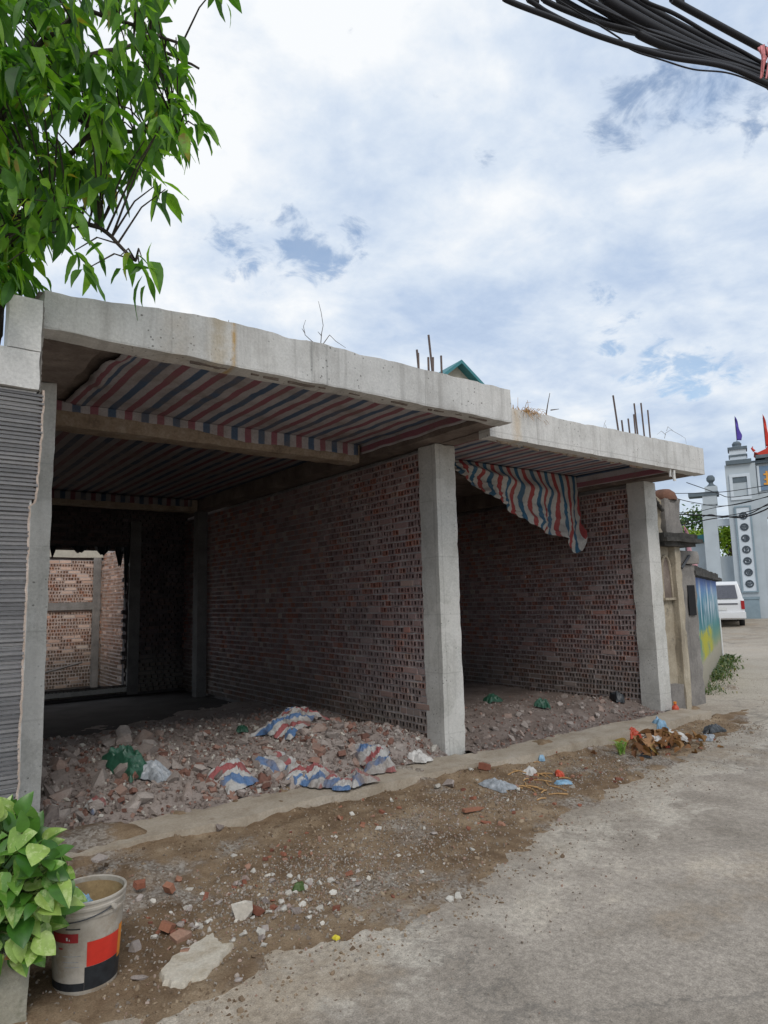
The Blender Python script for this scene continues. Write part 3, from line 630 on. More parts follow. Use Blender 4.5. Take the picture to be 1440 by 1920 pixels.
def brick_wall(name, label, origin, udir, L, H, mat, thick=0.22, single=True, cut=None, body=None, seed=1, rot_noise=1.0, stretch=0.035, bed='mortar'):
    """wall whose face starts at origin and runs along udir; local -y is the visible side"""
    r = random.Random(seed)
    rz = math.atan2(udir[1], udir[0])
    t = thing(name, label, 'wall', origin, rz)
    m = MB()
    for (a, b, z0, z1) in (body or [(0, L, -.12, H+.05)]): m.box(a, b, .093, max(thick, .11), z0, z1)
    P = []
    for row in range(int(H/(BH+BJ))):
        z = 0.03+row*(BH+BJ)+BH/2
        if z+BH/2 > H: break
        u = BW/2+0.01+(row % 2)*0.055+r.uniform(-.015, .015)
        while u < L-BW/2:
            st = r.random() < stretch
            uc = u+(BW+BJ)/2 if st else u
            if st and uc+BW > L: break
            if not (cut and cut(uc, z)):
                k = -1 if st else (8 if r.random() < 0.04 else r.randrange(8))
                P.append((uc, z+r.gauss(0, .0022)*rot_noise, r.uniform(-.006, .003), r.gauss(0, .012)*rot_noise, k))
            u += (BW+BJ)*(2 if st else 1)+r.uniform(-.003, .003)
    # mortar beds and joints, a little behind the brick faces
    prev = None
    for (u, z, y, a, k) in P:
        hw = BW*1.06 if k < 0 else BW/2
        if prev is None or abs(prev[1]-z) > .03 or u-hw-prev[0] > .12:
            prev = None
        if prev: m.add([(prev[0]-.002, .0065, z-BH/2-.003), (u-hw+.002, .0065, z-BH/2-.003), (u-hw+.002, .0065, z+BH/2+.003), (prev[0]-.002, .0065, z+BH/2+.003)], [(0, 1, 2, 3)])
        a0 = prev[0] if prev else u-hw-.006
        ye = .0030+(len(m.f) % 5)*.0006; zz = z+BH/2
        m.add([(a0-.001, ye, zz-.003), (u+hw+.007, ye, zz-.003), (u+hw+.007, ye, zz+BJ+.003), (a0-.001, ye, zz+BJ+.003)], [(0, 1, 2, 3)])
        prev = (u+hw, z)
    m.build('mortar', bed, t)
    if single:
        def area(p):
            q = Vector(origin)+Vector((math.cos(rz), math.sin(rz), 0))*p[0]; q.z += p[1]
            x, y, d = pix(q)
            if d < 0.1 or not (-20 < x < 1460 and -20 < y < 1940): return 0
            if name_hidden(x, y): return 0
            return 1.0/d**2
        order = sorted(range(len(P)), key=lambda i: -area(P[i]))
        singles = set(order[:300])
    else: singles = set()
    cache = {}; V = []; Fc = []; o = 0
    for i, (u, z, y, a, k) in enumerate(P):
        src = STRETCH if k < 0 else HEADERS[k]
        if i in singles:
            if k not in cache: cache[k] = src.mesh('brick', mat)
            b = link('brick', cache[k], t); b.location = (u, y, z); b.rotation_euler = (0, a, 0)
        else:
            ca, sa = math.cos(a), math.sin(a)
            for (vx, vy, vz) in src.v: V.append((u+vx*ca+vz*sa, y+vy, z-vx*sa+vz*ca))
            Fc.extend([tuple(q+o for q in f) for f in src.f]); o += len(src.v)
    m = MB(); m.v = V; m.f = Fc; m.build('brickwork', mat, t, kind='stuff')
    return t
def name_hidden(x, y):
    # where a column or the hanging sheet stands in front of the walls
    return (775 < x < 880) or (x > 1165+0.09*(y-900) and y > 900) or (850 < x < 1095 and y < 900+0.55*(x-850)+20)
# the wall between the bays: face looks towards -X, so it runs from the back to the front
wall_mid = brick_wall('brick_wall', 'long wall of hollow bricks on the right side of the left bay, behind the middle column', (4.865, 13.2, 0), (0, -1), 13.2-5.60, 3.312, 'brick_clay', thick=.13, seed=3)
wall_r = brick_wall('brick_wall', 'wall of hollow bricks on the right side of the right bay, beside the right column', (8.93, 11.0, 0), (0, -1), 11.0-5.60, 3.24, 'brick_clay', seed=5)
# back walls
def cut1(u, z): return u < 2.75 and 0.14 < z < 2.66
wb1 = brick_wall('brick_wall', 'dark brick wall at the back of the left bay with a big square opening', (1.0, 13.0, 0), (1, 0), 3.98, 3.5, 'brick_shaded', bed='mortar_shaded', single=False, cut=cut1,
                 body=[(2.78, 4.00, -.1, 3.5), (-.2, 2.78, -.1, 0.13), (-.2, 2.78, 2.64, 3.5)], seed=8)
mb = MB(); mb.rough(2.80, 3.00, -.06, -.004, 0, 3.2, .2, .004, 41); mb.build('pilaster', 'shaded_concrete', wb1)
mb = MB(); mb.rough(-.1, 2.80, -.03, .26, 0.06, 0.135, .15, .006, 42); mb.build('opening_sill', 'concrete', wb1)
wb2 = brick_wall('brick_wall', 'unlit brick wall at the back of the right bay', (5.12, 11.0, 0), (1, 0), 3.8, 3.5, 'brick_shaded', bed='mortar_shaded', single=False, seed=9)
wl1 = brick_wall('brick_wall', 'brick wall on the left side of the left bay behind the left column', (0.98, 5.80, 0), (0, 1), 7.4, 3.45, 'brick_shaded', bed='mortar_shaded', single=False, seed=10)
wl2 = brick_wall('brick_wall', 'back side of the dividing brick wall, seen in the right bay', (5.115, 5.80, 0), (0, 1), 5.35, 3.5, 'brick_clay', thick=.11, single=False, seed=11)
# sunlit yard behind the opening
wy = brick_wall('brick_wall', 'sunlit pale brick yard wall seen through the opening at the back', (1.2, 16.2, -.15), (1, 0), 3.3, 2.85, 'brick_pale', single=False, seed=12, stretch=.12)
mb = MB(); mb.rough(-.3, 3.2, -.05, .28, 2.86, 3.08, .15, .008, 43, None, .02); mb.build('coping', 'cream_wall', wy)
mb = MB(); mb.rough(-.3, 2.93, -.05, -.002, 1.70, 1.87, .15, .005, 44); mb.build('tie_beam', 'grey_render', wy)
mb = MB(); mb.rough(2.74, 2.90, -.075, -.052, -.1, 2.86, .15, .004, 45); mb.build('pilaster', 'grey_render', wy)
wy2 = brick_wall('brick_wall', 'side wall of the yard behind the opening, meeting the sunlit wall at its right end', (4.14, 16.15, -.15), (0, -1), 2.8, 2.95, 'brick_pale', single=False, seed=13)
mb = MB(); mb.tube([(2.45, 15.2, .02), (2.9, 15.6, .28), (3.7, 15.9, .42)], .025, 6)
tag(mb.build('timber_pole', 'twig_pale'), 'thin pale pole leaning low across the yard behind the opening', 'pole')
# rags round the head of the opening
ts = thing('torn_sheet', 'torn black sheet hanging in strips from the head of the back opening', 'sheet', (3.0, 12.95, 2.64))
for (x, w_, l) in ((1.9, .5, .05), (2.46, .10, .16), (2.9, .3, .06), (3.30, .30, .10), (3.60, .16, .30), (3.72, .10, .75)):
    mb = MB(); mb.rough(x-w_/2, x+w_/2, 12.93, 12.945, 2.64-l, 2.70, .05, .015, x, lambda p, x=x: Vector((x+(p.x-x)*(1-.75*min(1, max(0, (2.70-p.z)/(l+.06)))**1.5), p.y-.03*math.sin(p.x*40), p.z+(2.70-p.z)*.35*noise.noise(Vector((p.x*9, 0, 0))))))
    part(ts, 'strip', 'bag_dark', mb, True)
# ------------------------------------------------------------------ striped tarpaulins lining the ceilings
def sheet(xs_, ys_, fn, uvfn):
    n = len(xs_); m = MB(); m.uv = []
    for y in ys_:
        for x in xs_:
            m.v.append(tuple(fn(x, y))); m.uv.append(uvfn(x, y))
    m.f = [(j*n+i, j*n+i+1, (j+1)*n+i+1, (j+1)*n+i) for j in range(len(ys_)-1) for i in range(n-1)]
    return m
def lin(a, b, n): return [a+(b-a)*i/n for i in range(n+1)]
def solid(o, th=0.003):
    md = o.modifiers.new('thickness', 'SOLIDIFY'); md.thickness = th; md.offset = 0; return o
def wr(x, y): return 0.006*fbm(x, y, 3.0)
OFF = 0.055
t1 = thing('striped_tarp', 'striped red, white and blue sheet lining the front ceiling of the left bay', 'tarpaulin', (2.9, 5.6, 3.5))
def f1(x, y):
    e = 1-smoothstep(1.16, 1.6, x)
    return (x+e*(.13+.12*(1-(y-4.55)/2.07)+.07*fbm(y, 1, 1.3)+.015*fbm(y, 4, 6.0)), y, 3.503+wr(x, y)*2.2-.012*abs(fbm(x*.6, y*1.4, 1.2))-.008-e*.03*abs(fbm(x, y, 3.0)))
m = sheet(lin(1.16, 4.655, 60), lin(4.56, 6.61, 36), f1, lambda x, y: (x+OFF, y)); solid(part(t1, 'ceiling_sheet', 'striped_tarp', m, True))
def f1b(x, s_):
    edge = 0.150+0.035*noise.noise(Vector((x*1.7, 0, 3)))+0.012*noise.noise(Vector((x*11, 0, 3)))
    edge *= .62+.38*smoothstep(2.2, 3.0, x)
    return (x, 6.606+.004*noise.noise(Vector((x*6, s_*3, 0))), 3.505-s_*edge)
m = sheet(lin(1.2, 4.62, 90), lin(0, 1, 8), f1b, lambda x, y: (x+OFF, y*.1)); solid(part(t1, 'beam_flap', 'striped_tarp', m, True))
def f1c(y, s_): return (4.652+.004*noise.noise(Vector((y*6, s_*3, 0))), y, 3.505-s_*(.14+.02*noise.noise(Vector((y*3, 0, 0)))))
m = sheet(lin(4.6, 6.6, 40), lin(0, 1, 6), f1c, lambda y, s_: (4.66+s_*.16+OFF, y)); solid(part(t1, 'side_flap', 'striped_tarp', m, True))
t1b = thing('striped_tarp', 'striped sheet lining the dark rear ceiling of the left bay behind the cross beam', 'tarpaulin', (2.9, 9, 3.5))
m = sheet(lin(1.14, 4.65, 50), lin(6.87, 11.82, 50), lambda x, y: (x, y, 3.506+wr(x, y)-.004), lambda x, y: (x+OFF, y)); solid(part(t1b, 'ceiling_sheet', 'striped_tarp_shaded', m, True))
m = sheet(lin(1.2, 4.55, 60), lin(0, 1, 5), lambda x, s_: (x, 11.815, 3.50-s_*(.13+.02*noise.noise(Vector((x*5, 1, 0))))), lambda x, s_: (x+OFF, s_)); solid(part(t1b, 'beam_flap', 'striped_tarp_shaded', m, True))
t2 = thing('striped_tarp', 'striped sheet lining the ceiling of the right bay', 'tarpaulin', (7, 5.8, 3.48))
m = sheet(lin(5.17, 8.79, 60), lin(4.93, 6.595, 30), lambda x, y: (x, y, 3.485+wr(x, y)-.004), lambda x, y: (x*1.0+.11, y)); solid(part(t2, 'ceiling_sheet', 'striped_tarp', m, True))
m = sheet(lin(4.95, 6.58, 30), lin(0, 1, 6), lambda y, s_: (8.792+.004*noise.noise(Vector((y*6, s_*3, 0))), y, 3.48-s_*.2), lambda y, s_: (8.79+s_*.2, y)); solid(part(t2, 'side_flap', 'striped_tarp', m, True))
# torn sheet hanging from the cross beam
HB = [(5.9, 3.33), (6.24, 3.24), (6.5, 3.13), (6.85, 2.97), (7.2, 2.80), (7.5, 2.63), (7.8, 2.56), (8.1, 2.50), (8.4, 2.44), (8.52, 2.32), (8.68, 2.24), (8.76, 2.29), (8.82, 2.50)]
def hb(x):
    for (a, za), (b, zb) in zip(HB, HB[1:]):
        if x <= b: return za+(zb-za)*(x-a)/(b-a)
    return HB[-1][1]
def fh(x, s_):
    zt = 3.47; zb = hb(x)+.025*noise.noise(Vector((x*12, 0, 0)))
    L = zt-zb; z = zt-L*s_
    fold = 0.06*math.sin(x*9+2.5*s_+1.3*noise.noise(Vector((x*1.4, s_*2, 0))))*s_**.7
    bag = 0.10*math.exp(-((s_-.33)/.12)**2)*smoothstep(5.8, 6.6, x)*(1-smoothstep(8.0, 8.5, x))
    q = Vector((x*3.5, s_*4.5, 2)); sag = 0.06*noise.noise(Vector((x*3.0, s_*5, 1)))+.055*(1-abs(noise.noise(q)))**3+.035*(1-abs(noise.noise(q*2.3)))**4-.04
    return (x+.05*math.sin(s_*4.0+x*3)*s_, 6.585-fold-bag-sag*s_-.02-.10*s_, z-.03*bag)
t3 = thing('hanging_tarp', 'torn striped sheet hanging in folds from the beam of the right bay', 'tarpaulin', (7.5, 6.6, 3.45))
m = sheet(lin(5.9, 8.82, 130), lin(0, 1, 44), fh, lambda x, s_: (x*1.0+.10+.03*math.sin(s_*5+x*2)+.05*s_*noise.noise(Vector((x*2.5, s_*4, 7))), s_)); solid(part(t3, 'loose_sheet', 'striped_tarp_bright', m, True))
# ragged strips under the canopy edges
rs = random.Random(5)
for i in range(22):
    x = rs.uniform(1.7, 4.6); l = rs.uniform(.005, .016); w_ = rs.uniform(.02, .08)
    mb = MB(); mb.rough(x-w_, x+w_, 4.40, 4.415, 3.285-l, 3.30, .03, .006, x); part(bay1, 'formwork_scrap', 'soffit', mb)
for i in range(24):
    x = rs.uniform(5.1, 8.6); l = rs.uniform(.006, .022); w_ = rs.uniform(.02, .09); y = rs.uniform(4.78, 4.85)
    mb = MB(); mb.rough(x-w_, x+w_, y, y+.012, 3.235-l, 3.25, .03, .008, x); part(bay2, 'formwork_scrap', 'form_stain' if i % 3 else 'rubble_stone', mb)
mb = MB(); mb.rough(8.42, 8.46, 4.715, 4.735, 3.08, 3.23, .02, .012, 3); mb.rough(8.34, 8.36, 4.72, 4.74, 3.13, 3.23, .02, .008, 4); part(bay2, 'plaster_drip', 'white_render', mb)
# ------------------------------------------------------------------ starter bars and weeds on the roofs
def rebar(px, py0, h, y, lean, lab, grp, parentless=True):
    p = at(px, py0, 'Y', y); b = Vector((p.x, y, 3.56))
    m = MB(); n = 6
    top = Vector((p.x+lean*h, y+lean*.3*h, 0)); top.z = h
    pts = [b.lerp(top, k/n) for k in range(n+1)]
    m.tube([q-b for q in pts], 0.0125, 6)
    o = m.build('rebar', 'steel', None, True); o.location = b
    return tag(o, lab, 'rebar', grp)
for (px, py, yy, ln, ww) in ((784, 662, 5.55, .0, 0), (790, 660, 5.60, -.02, 0), (803, 670, 5.5, .0, 0), (808, 668, 5.75, .01, 0), (816, 635, 5.6, -.03, 0), (827, 667, 5.65, .0, 0)):
    q = at(px, py, 'Y', yy); rebar(px, py, q.z, yy, ln, 'rusty steel starter bar standing above the middle column', 'starter bars above the middle column')
for (px, py, yy, ln) in ((1159, 748, 5.50, -.05), (1169, 790, 5.55, -.02), (1181, 787, 5.7, -.02), (1190, 778, 5.5, -.01), (1194, 760, 5.7, -.03), (1205, 758, 5.6, -.02), (1216, 770, 5.7, -.01)):
    q = at(px, py, 'Y', yy); rebar(px, py, q.z, yy, ln, 'rusty steel starter bar standing above the right column', 'starter bars above the right column')
def twigs(name, base, label, cat, branches, mat, r=0.005):
    m = MB()
    for pts in branches: m.tube([Vector(p)-Vector(base) for p in pts], [r*(1-.6*i/(len(pts)-1)) for i in range(len(pts))], 5)
    o = m.build(name, mat, None, True); o.location = base; return tag(o, label, cat)
Yc = 4.40
def A(px, py, y=Yc): return tuple(at(px, py, 'Y', y))
twigs('dry_weed', (2.66, Yc, 3.6), 'bare thin weed growing on top of the left canopy', 'weed',
      [[A(601, 650), A(603, 625), A(606, 610), A(602, 585), A(597, 565)], [A(600, 650), A(585, 640), A(572, 628), A(569, 612), A(573, 600)], [A(606, 645), A(618, 628), A(630, 640), A(648, 652)], [A(603, 630), A(596, 622)], [A(572, 625), A(566, 616)]], 'twig_brown', .0038)
twigs('dry_weed', (1.92, Yc, 3.58), 'tiny dry sprig standing above the ochre stain on the canopy', 'weed', [[A(428, 612), A(429, 600)], [A(426, 611), A(424, 604)]], 'twig_brown', .004)
twigs('dry_weed', (5.75, 4.75, 3.6), 'single dark stalk leaning on top of the right canopy', 'weed', [[A(1024, 778, 4.75), A(1027, 758, 4.75), A(1031, 737, 4.75)], [A(1033, 769, 4.75), A(1048, 767, 4.75)]], 'twig_brown', .008)
twigs('dry_weed', (7.3, 4.75, 3.6), 'small bare weed on the right canopy left of its starter bars', 'weed', [[A(1132, 806, 4.75), A(1133, 795, 4.75), A(1136, 788, 4.75)], [A(1138, 806, 4.75), A(1135, 796, 4.75)]], 'twig_pale', .004)
twigs('dry_weed', (8.6, 4.75, 3.6), 'faint arching bare weed at the right end of the right canopy', 'weed',
      [[A(1246, 822, 4.75), A(1248, 812, 4.75), A(1258, 806, 4.75), A(1276, 816, 4.75), A(1285, 822, 4.75), A(1287, 832, 4.75)], [A(1248, 815, 4.75), A(1240, 808, 4.75), A(1232, 815, 4.75)], [A(1250, 808, 4.75), A(1252, 800, 4.75), A(1262, 808, 4.75)]], 'twig_pale', .0035)
m = MB(); rs = random.Random(11)
b0 = at(985, 778, 'Y', 4.78)
for i in range(150):
    x = b0.x+rs.gauss(0, .09); y = 4.76+rs.uniform(-.05, .12); a = rs.uniform(0, 6.28); l = rs.uniform(.05, .16)
    p = Vector((x, y, 3.55)); q = p+Vector((math.cos(a)*l*.5, math.sin(a)*l*.5-.02, l*rs.uniform(.1, .8))); e = q+Vector((math.cos(a)*l*.5, math.sin(a)*l*.3-.04, -l*rs.uniform(.1, .9)))
    m.tube([p-b0, q-b0, e-b0], [.004, .003, .0015], 3, False)
for (qx, qy, hx) in ((971, 745, 0), (993, 750, -4)):
    m.tube([at(qx, 782, 'Y', 4.78)-b0, at(qx+hx, qy, 'Y', 4.78)-b0], [.005, .002], 4)
o = m.build('straw_tuft', 'straw'); o.location = b0; tag(o, 'tuft of orange dry grass drooping over the left end of the right canopy', 'dry grass')

# ------------------------------------------------------------------ tiled wall on the left
tw = thing('tiled_wall', 'grey ribbed tiled wall with white plastered top at the left edge', 'wall', (0.9, 5.3, -.2))
def rag(z): return 0.715+.010*noise.noise(Vector((z*5, 0, 0)))+.008*noise.noise(Vector((z*19, 2, 0)))+(-.025 if z < 2.2 else 0.0)+.02*smoothstep(2.2, 2.6, z)-.004
YT = 4.225
m = MB(); m.rough(-2.6, 0.692, YT+.03, YT+.13, -.45, 2.855, .2, .004, 51); part(tw, 'backing', 'white_render', m)
m = MB(); zs = lin(-.35, 2.87, 130)
for i in range(130):
    z0, z1 = zs[i], zs[i+1]; e0, e1 = rag(z0)+.003, rag(z1)+.003
    m.add([(e0-.012, YT+.018, z0), (e0, YT+.020, z0), (e0, YT+.12, z0), (e0-.012, YT+.12, z0), (e1-.012, YT+.018, z1), (e1, YT+.020, z1), (e1, YT+.12, z1), (e1-.012, YT+.12, z1)],
          [(0, 3, 2, 1), (4, 5, 6, 7), (0, 1, 5, 4), (1, 2, 6, 5), (2, 3, 7, 6), (3, 0, 4, 7)])
part(tw, 'mortar_edge', 'tile_glue', m, True)
rs = random.Random(3); strip = []
for k in range(6):
    mm = MB(); d = .008+.005*rs.random()
    mm.add([(0, 0, .0015), (1, 0, .0015), (1, -d, .005), (0, -d, .005), (0, -d*.75, .019), (1, -d*.75, .019), (1, 0, .0225), (0, 0, .0225)],
           [(0, 1, 2, 3), (3, 2, 5, 4), (4, 5, 6, 7), (0, 3, 4, 7), (1, 6, 5, 2), (0, 7, 6, 1)])
    strip.append(mm.mesh('tile_strip', 'slate_tile'))
z = -.30; k = 0
while z < 2.845:
    x1 = rag(z)-.005+rs.uniform(-.003, .003); x0 = .36+rs.uniform(-.12, .12)
    for (a, b) in ((x0, x1), (-2.6, x0-.003)):
        o = link('tile_strip', strip[k % 6], tw); o.location = (a-.9, YT+.028-5.3, z+.2+rs.uniform(-.0008, .0008)); o.scale = (b-a, 1+rs.uniform(-.3, .3), 1.0)
        k += 1
    z += 0.0242
m = MB(); m.rough(-2.6, 0.700, YT-.008, YT+.13, 2.862, 3.085, .06, .004, 52, None, .008); part(tw, 'plaster_band', 'white_render', m, True)
m = MB(); m.rough(0.525, 0.700, YT-.005, YT+.13, 3.088, 3.405, .05, .004, 53, None, .008); part(tw, 'parapet_post', 'white_render', m, True)
m = MB()
for i in range(38):
    z0 = 2.86+.0143*i; m.box(.7012, .708+.006*rs.random(), YT+.012, YT+.11, z0, z0+.0143)
part(tw, 'mortar_seam', 'grey_render', m, kind='stuff')

# ------------------------------------------------------------------ tree over the wall
def leaf_shape(n=5, wid=0.30, fold=0.22, droop=0.25, tip=1.5, heart=False):
    m = MB()
    for i in range(n+1):
        t = i/n
        w_ = wid*0.5*(math.sin(math.pi*min(1, t**.75))**(0.8))*(1-.15*t) if not heart else wid*.5*math.sin(math.pi*t**.62)**.75
        if i == n: w_ = 0.004
        if i == 0: w_ = 0.01 if not heart else .06
        z = -droop*t*t; und = .02*math.sin(t*9)
        m.v += [(t, -w_, z+w_*fold*2+und), (t, 0, z), (t, w_, z+w_*fold*2-und)]
    for i in range(n):
        a = i*3; m.f += [(a, a+3, a+4, a+1), (a+1, a+4, a+5, a+2)]
    return m
LV = [leaf_shape(5, .27+.05*k/3, .15+.1*(k % 3), .10+.12*(k % 4)) for k in range(6)]
def crown_edge(py):
    tab = [(-60, 300), (0, 345), (60, 355), (130, 360), (160, 365), (190, 320), (215, 345), (240, 380), (270, 385), (300, 375), (325, 280), (350, 255), (390, 235), (440, 205), (460, 165), (480, 130), (500, 80), (545, 62), (600, 20)]
    for (a, xa), (b, xb) in zip(tab, tab[1:]):
        if py <= b: return xa+(xb-xa)*(py-a)/(b-a)
    return 0
tree = thing('leafy_tree', 'leafy green tree with long drooping leaves hanging over the left end of the canopy', 'tree', (0.55, 5.2, -.2))
TB = Vector((0.55, 5.2, -.2))
limb_pts = []
def limb(name, pts, r0, r1):
    m = MB(); n = len(pts)
    dense = []
    for (a, b) in zip(pts, pts[1:]):
        for k in range(6):
            q = Vector(a).lerp(Vector(b), k/6)+noise.noise_vector(Vector(a)*3+Vector((k, 0, 0)))*.015
            dense.append(q)
    dense.append(Vector(pts[-1]))
    limb_pts.extend(dense[3:] if name == 'branch' else dense[-10:])
    m.tube([q-TB for q in dense], [r0+(r1-r0)*i/(len(dense)-1) for i in range(len(dense))], 8)
    m.build(name, 'bark', tree, True)
limb('trunk', [(0.50, 5.2, -.2), (0.54, 5.2, 1.5), (0.53, 5.15, 2.8), (0.57, 5.1, 3.6), (0.55, 5.1, 4.4), (0.50, 5.1, 5.2), (0.50, 5.0, 6.2)], .06, .028)
for e in ([(.57, 5.1, 3.6), (.75, 4.9, 4.5), (1.0, 4.5, 4.8), (1.45, 4.1, 4.75)], [(.55, 5.1, 4.3), (.5, 4.8, 5.2), (.9, 4.4, 5.6), (1.5, 4.2, 5.5)],
          [(.53, 5.1, 4.7), (.9, 5.1, 5.7), (1.5, 5.0, 6.1), (1.9, 4.9, 6.0)], [(.57, 5.1, 3.5), (.55, 4.9, 3.9), (.7, 4.4, 4.05), (.95, 4.0, 3.85), (1.12, 3.85, 3.62)],
          [(.51, 5.1, 5.0), (.1, 4.9, 5.6), (.2, 4.3, 6.0)], [(.5, 5.0, 6.0), (.9, 4.9, 6.6), (1.4, 4.8, 6.7)]):
    limb('branch', e, .028, .009)
rs = random.Random(21)
LP = []                         # (matrix, variant)
twm = MB()
def spray(B, n, out):
    # a drooping cluster: short twig, leaves fanning down from it
    near = min(limb_pts, key=lambda q: (q-B).length)
    mid = near.lerp(B, .5)+Vector((0, 0, .06))
    twm.tube([near-TB, mid-TB, B-TB], [.007, .005, .003], 4, False)
    for i in range(n):
        a = rs.uniform(0, 6.283); L = rs.uniform(.10, .245)
        d = Vector((math.cos(a)*.55+out.x*.5, math.sin(a)*.55+out.y*.5, -rs.uniform(.25, 1.25))).normalized()
        if rs.random() < .15: d.z *= .2; d.normalize()
        side = d.cross(Vector((rs.uniform(-.5, .5), rs.uniform(-.5, .5), 1))).normalized(); nrm = side.cross(d)
        o = B+Vector((rs.gauss(0, .035), rs.gauss(0, .035), rs.gauss(0, .045)))
        M_ = Matrix(((d.x*L, side.x*L, nrm.x*L, o.x), (d.y*L, side.y*L, nrm.y*L, o.y), (d.z*L, side.z*L, nrm.z*L, o.z), (0, 0, 0, 1)))
        wsc = rs.uniform(.65, 1.35)
        for row in range(3): M_[row][1] *= wsc
        LP.append((M_, rs.randrange(6)))
cnt = 0
while cnt < 470:
    py = rs.uniform(-70, 540); e = crown_edge(py+45)-22; px = rs.uniform(-140, max(e-12, -60))
    if px > e-20 or (px > 120 and py > 330 and rs.random() < .5): continue
    dep = 3.7+1.5*rs.random()**.9
    B = atd(px, py, dep)
    if B.z < 3.45 or noise.noise(Vector((px*.011, py*.011, 3))) > .15+.35*max(0, 1-px/190): continue
    spray(B, rs.randint(5, 9), Vector((.4, -.3, 0))); cnt += 1
for (px, py, dep, n) in ((410, -30, 4.2, 6), (355, 215, 4.1, 7), (372, 240, 4.1, 5), (330, 70, 4.2, 5), (295, 345, 3.9, 6), (310, 355, 3.95, 4), (225, 480, 3.65, 4), (265, 480, 3.65, 5), (262, 505, 3.65, 4), (170, 500, 3.7, 5), (140, 470, 3.8, 6), (60, 515, 4.6, 8), (20, 520, 4.6, 9), (40, 490, 4.5, 8), (300, 250, 4.0, 7), (260, 320, 4.0, 6), (340, 130, 4.2, 7)):
    spray(atd(px, py, dep), n, Vector((.3, -.2, 0)))
twm.build('twigs', 'bark', tree, True, kind='stuff')
def place_leaves(parent, base, LP, shapes, mat, keep=300, rest='foliage'):
    def score(M_):
        x, y, d = pix(M_.translation); return (1/d if (-30 < x < 1470 and -60 < y < 1950 and d > .2) else 0)*M_.to_scale()[0]
    order = sorted(range(len(LP)), key=lambda i: -score(LP[i][0])); top = set(order[:keep])
    ms = [s_.mesh('leaf', mat, True) for s_ in shapes]; V = []; Fc = []; o_ = 0
    inv = Matrix.Translation(-Vector(base))
    for i, (M_, k) in enumerate(LP):
        if i in top:
            o = link('leaf', ms[k], parent); o.matrix_basis = inv@M_
        else:
            A_ = np.array(inv@M_); v = np.array(shapes[k].v); V.append(v@A_[:3, :3].T+A_[:3, 3])
            Fc.extend([tuple(q+o_ for q in f) for f in shapes[k].f]); o_ += len(v)
    if V:
        m = MB(); m.v = np.concatenate(V).tolist(); m.f = Fc; m.build(rest, mat, parent, True, kind='stuff')
place_leaves(tree, TB, LP, LV, 'tree_leaf')

# ------------------------------------------------------------------ potted plant and bucket
PC = Vector((0.46, 3.62, dirt_z(.46, 3.62)))
pl = thing('planter', 'mossy pale concrete planter in the bottom left corner', 'planter', PC)
m = MB(); m.rough(-.19, .17, -.18, .18, -.03, .29, .05, .006, 61, lambda p: Vector((p.x*(1+.12*p.z), p.y*(1+.12*p.z), p.z)), .015)
m.build('pot', 'planter_concrete', pl, True)
m = MB(); m.rough(-.15, .13, -.14, .14, .27, .305, .05, .008, 62); m.build('soil', 'brown_dirt', pl)
plant = thing('vine_plant', 'bushy plant with light green heart-shaped leaves spilling over the bucket', 'plant', PC+Vector((0, 0, .29)))
HV = [leaf_shape(6, .62+.06*k, .10+.06*(k % 3), .15+.1*(k % 3), heart=True) for k in range(5)]
rs = random.Random(4); LP2 = []; stem = MB(); base2 = PC+Vector((0, 0, .29))
for i in range(620):
    px, py = rs.uniform(-60, 135), rs.uniform(1522, 1800)
    lim = 12+ (py-1505)*.95 if py < 1610 else (116 if py < 1690 else 116-(py-1690)*.6)
    if px > lim: continue
    B = atd(px, py, rs.uniform(2.75, 3.25))
    L = rs.uniform(.06, .125); c = Vector((0.5, 3.6, .38)); out = (B-c); out.z *= .3; out.normalize()
    d = (out*.7+Vector((rs.gauss(0, .35), rs.gauss(0, .35), rs.uniform(-1.0, .25)))).normalized()
    if py < 1570: d = Vector((rs.gauss(0, .3), rs.gauss(0, .3), .9)).normalized()
    up = (Vector((-.15, -.75, .8))+Vector((rs.gauss(0, .3), rs.gauss(0, .3), 0))).normalized()
    side = up.cross(d).normalized(); nrm = d.cross(side)
    M_ = Matrix(((d.x*L, side.x*L, nrm.x*L, B.x), (d.y*L, side.y*L, nrm.y*L, B.y), (d.z*L, side.z*L, nrm.z*L, B.z), (0, 0, 0, 1)))
    LP2.append((M_, rs.randrange(5)))
    foot = base2+Vector((rs.uniform(-.1, .1), rs.uniform(-.1, .1), -.02))
    mid = foot.lerp(B, .55)+Vector((0, 0, .06))
    stem.tube([foot-base2, mid-base2, B-base2], [.006, .005, .003], 5, False)
stem.build('stems', 'weed_leaf', plant, True)
place_leaves(plant, base2, LP2, HV, 'vine_leaf', 300)
# yellow dead leaf on the planter rim
m = leaf_shape(5, .5, .3, .1); o = m.build('dead_leaf', 'dry_leaf', None, True)
o.location = atd(8, 1800, 2.72); o.scale = (.13,)*3; o.rotation_euler = (.2, .4, .5); tag(o, 'orange dead leaf lying on the edge of the planter', 'leaf')

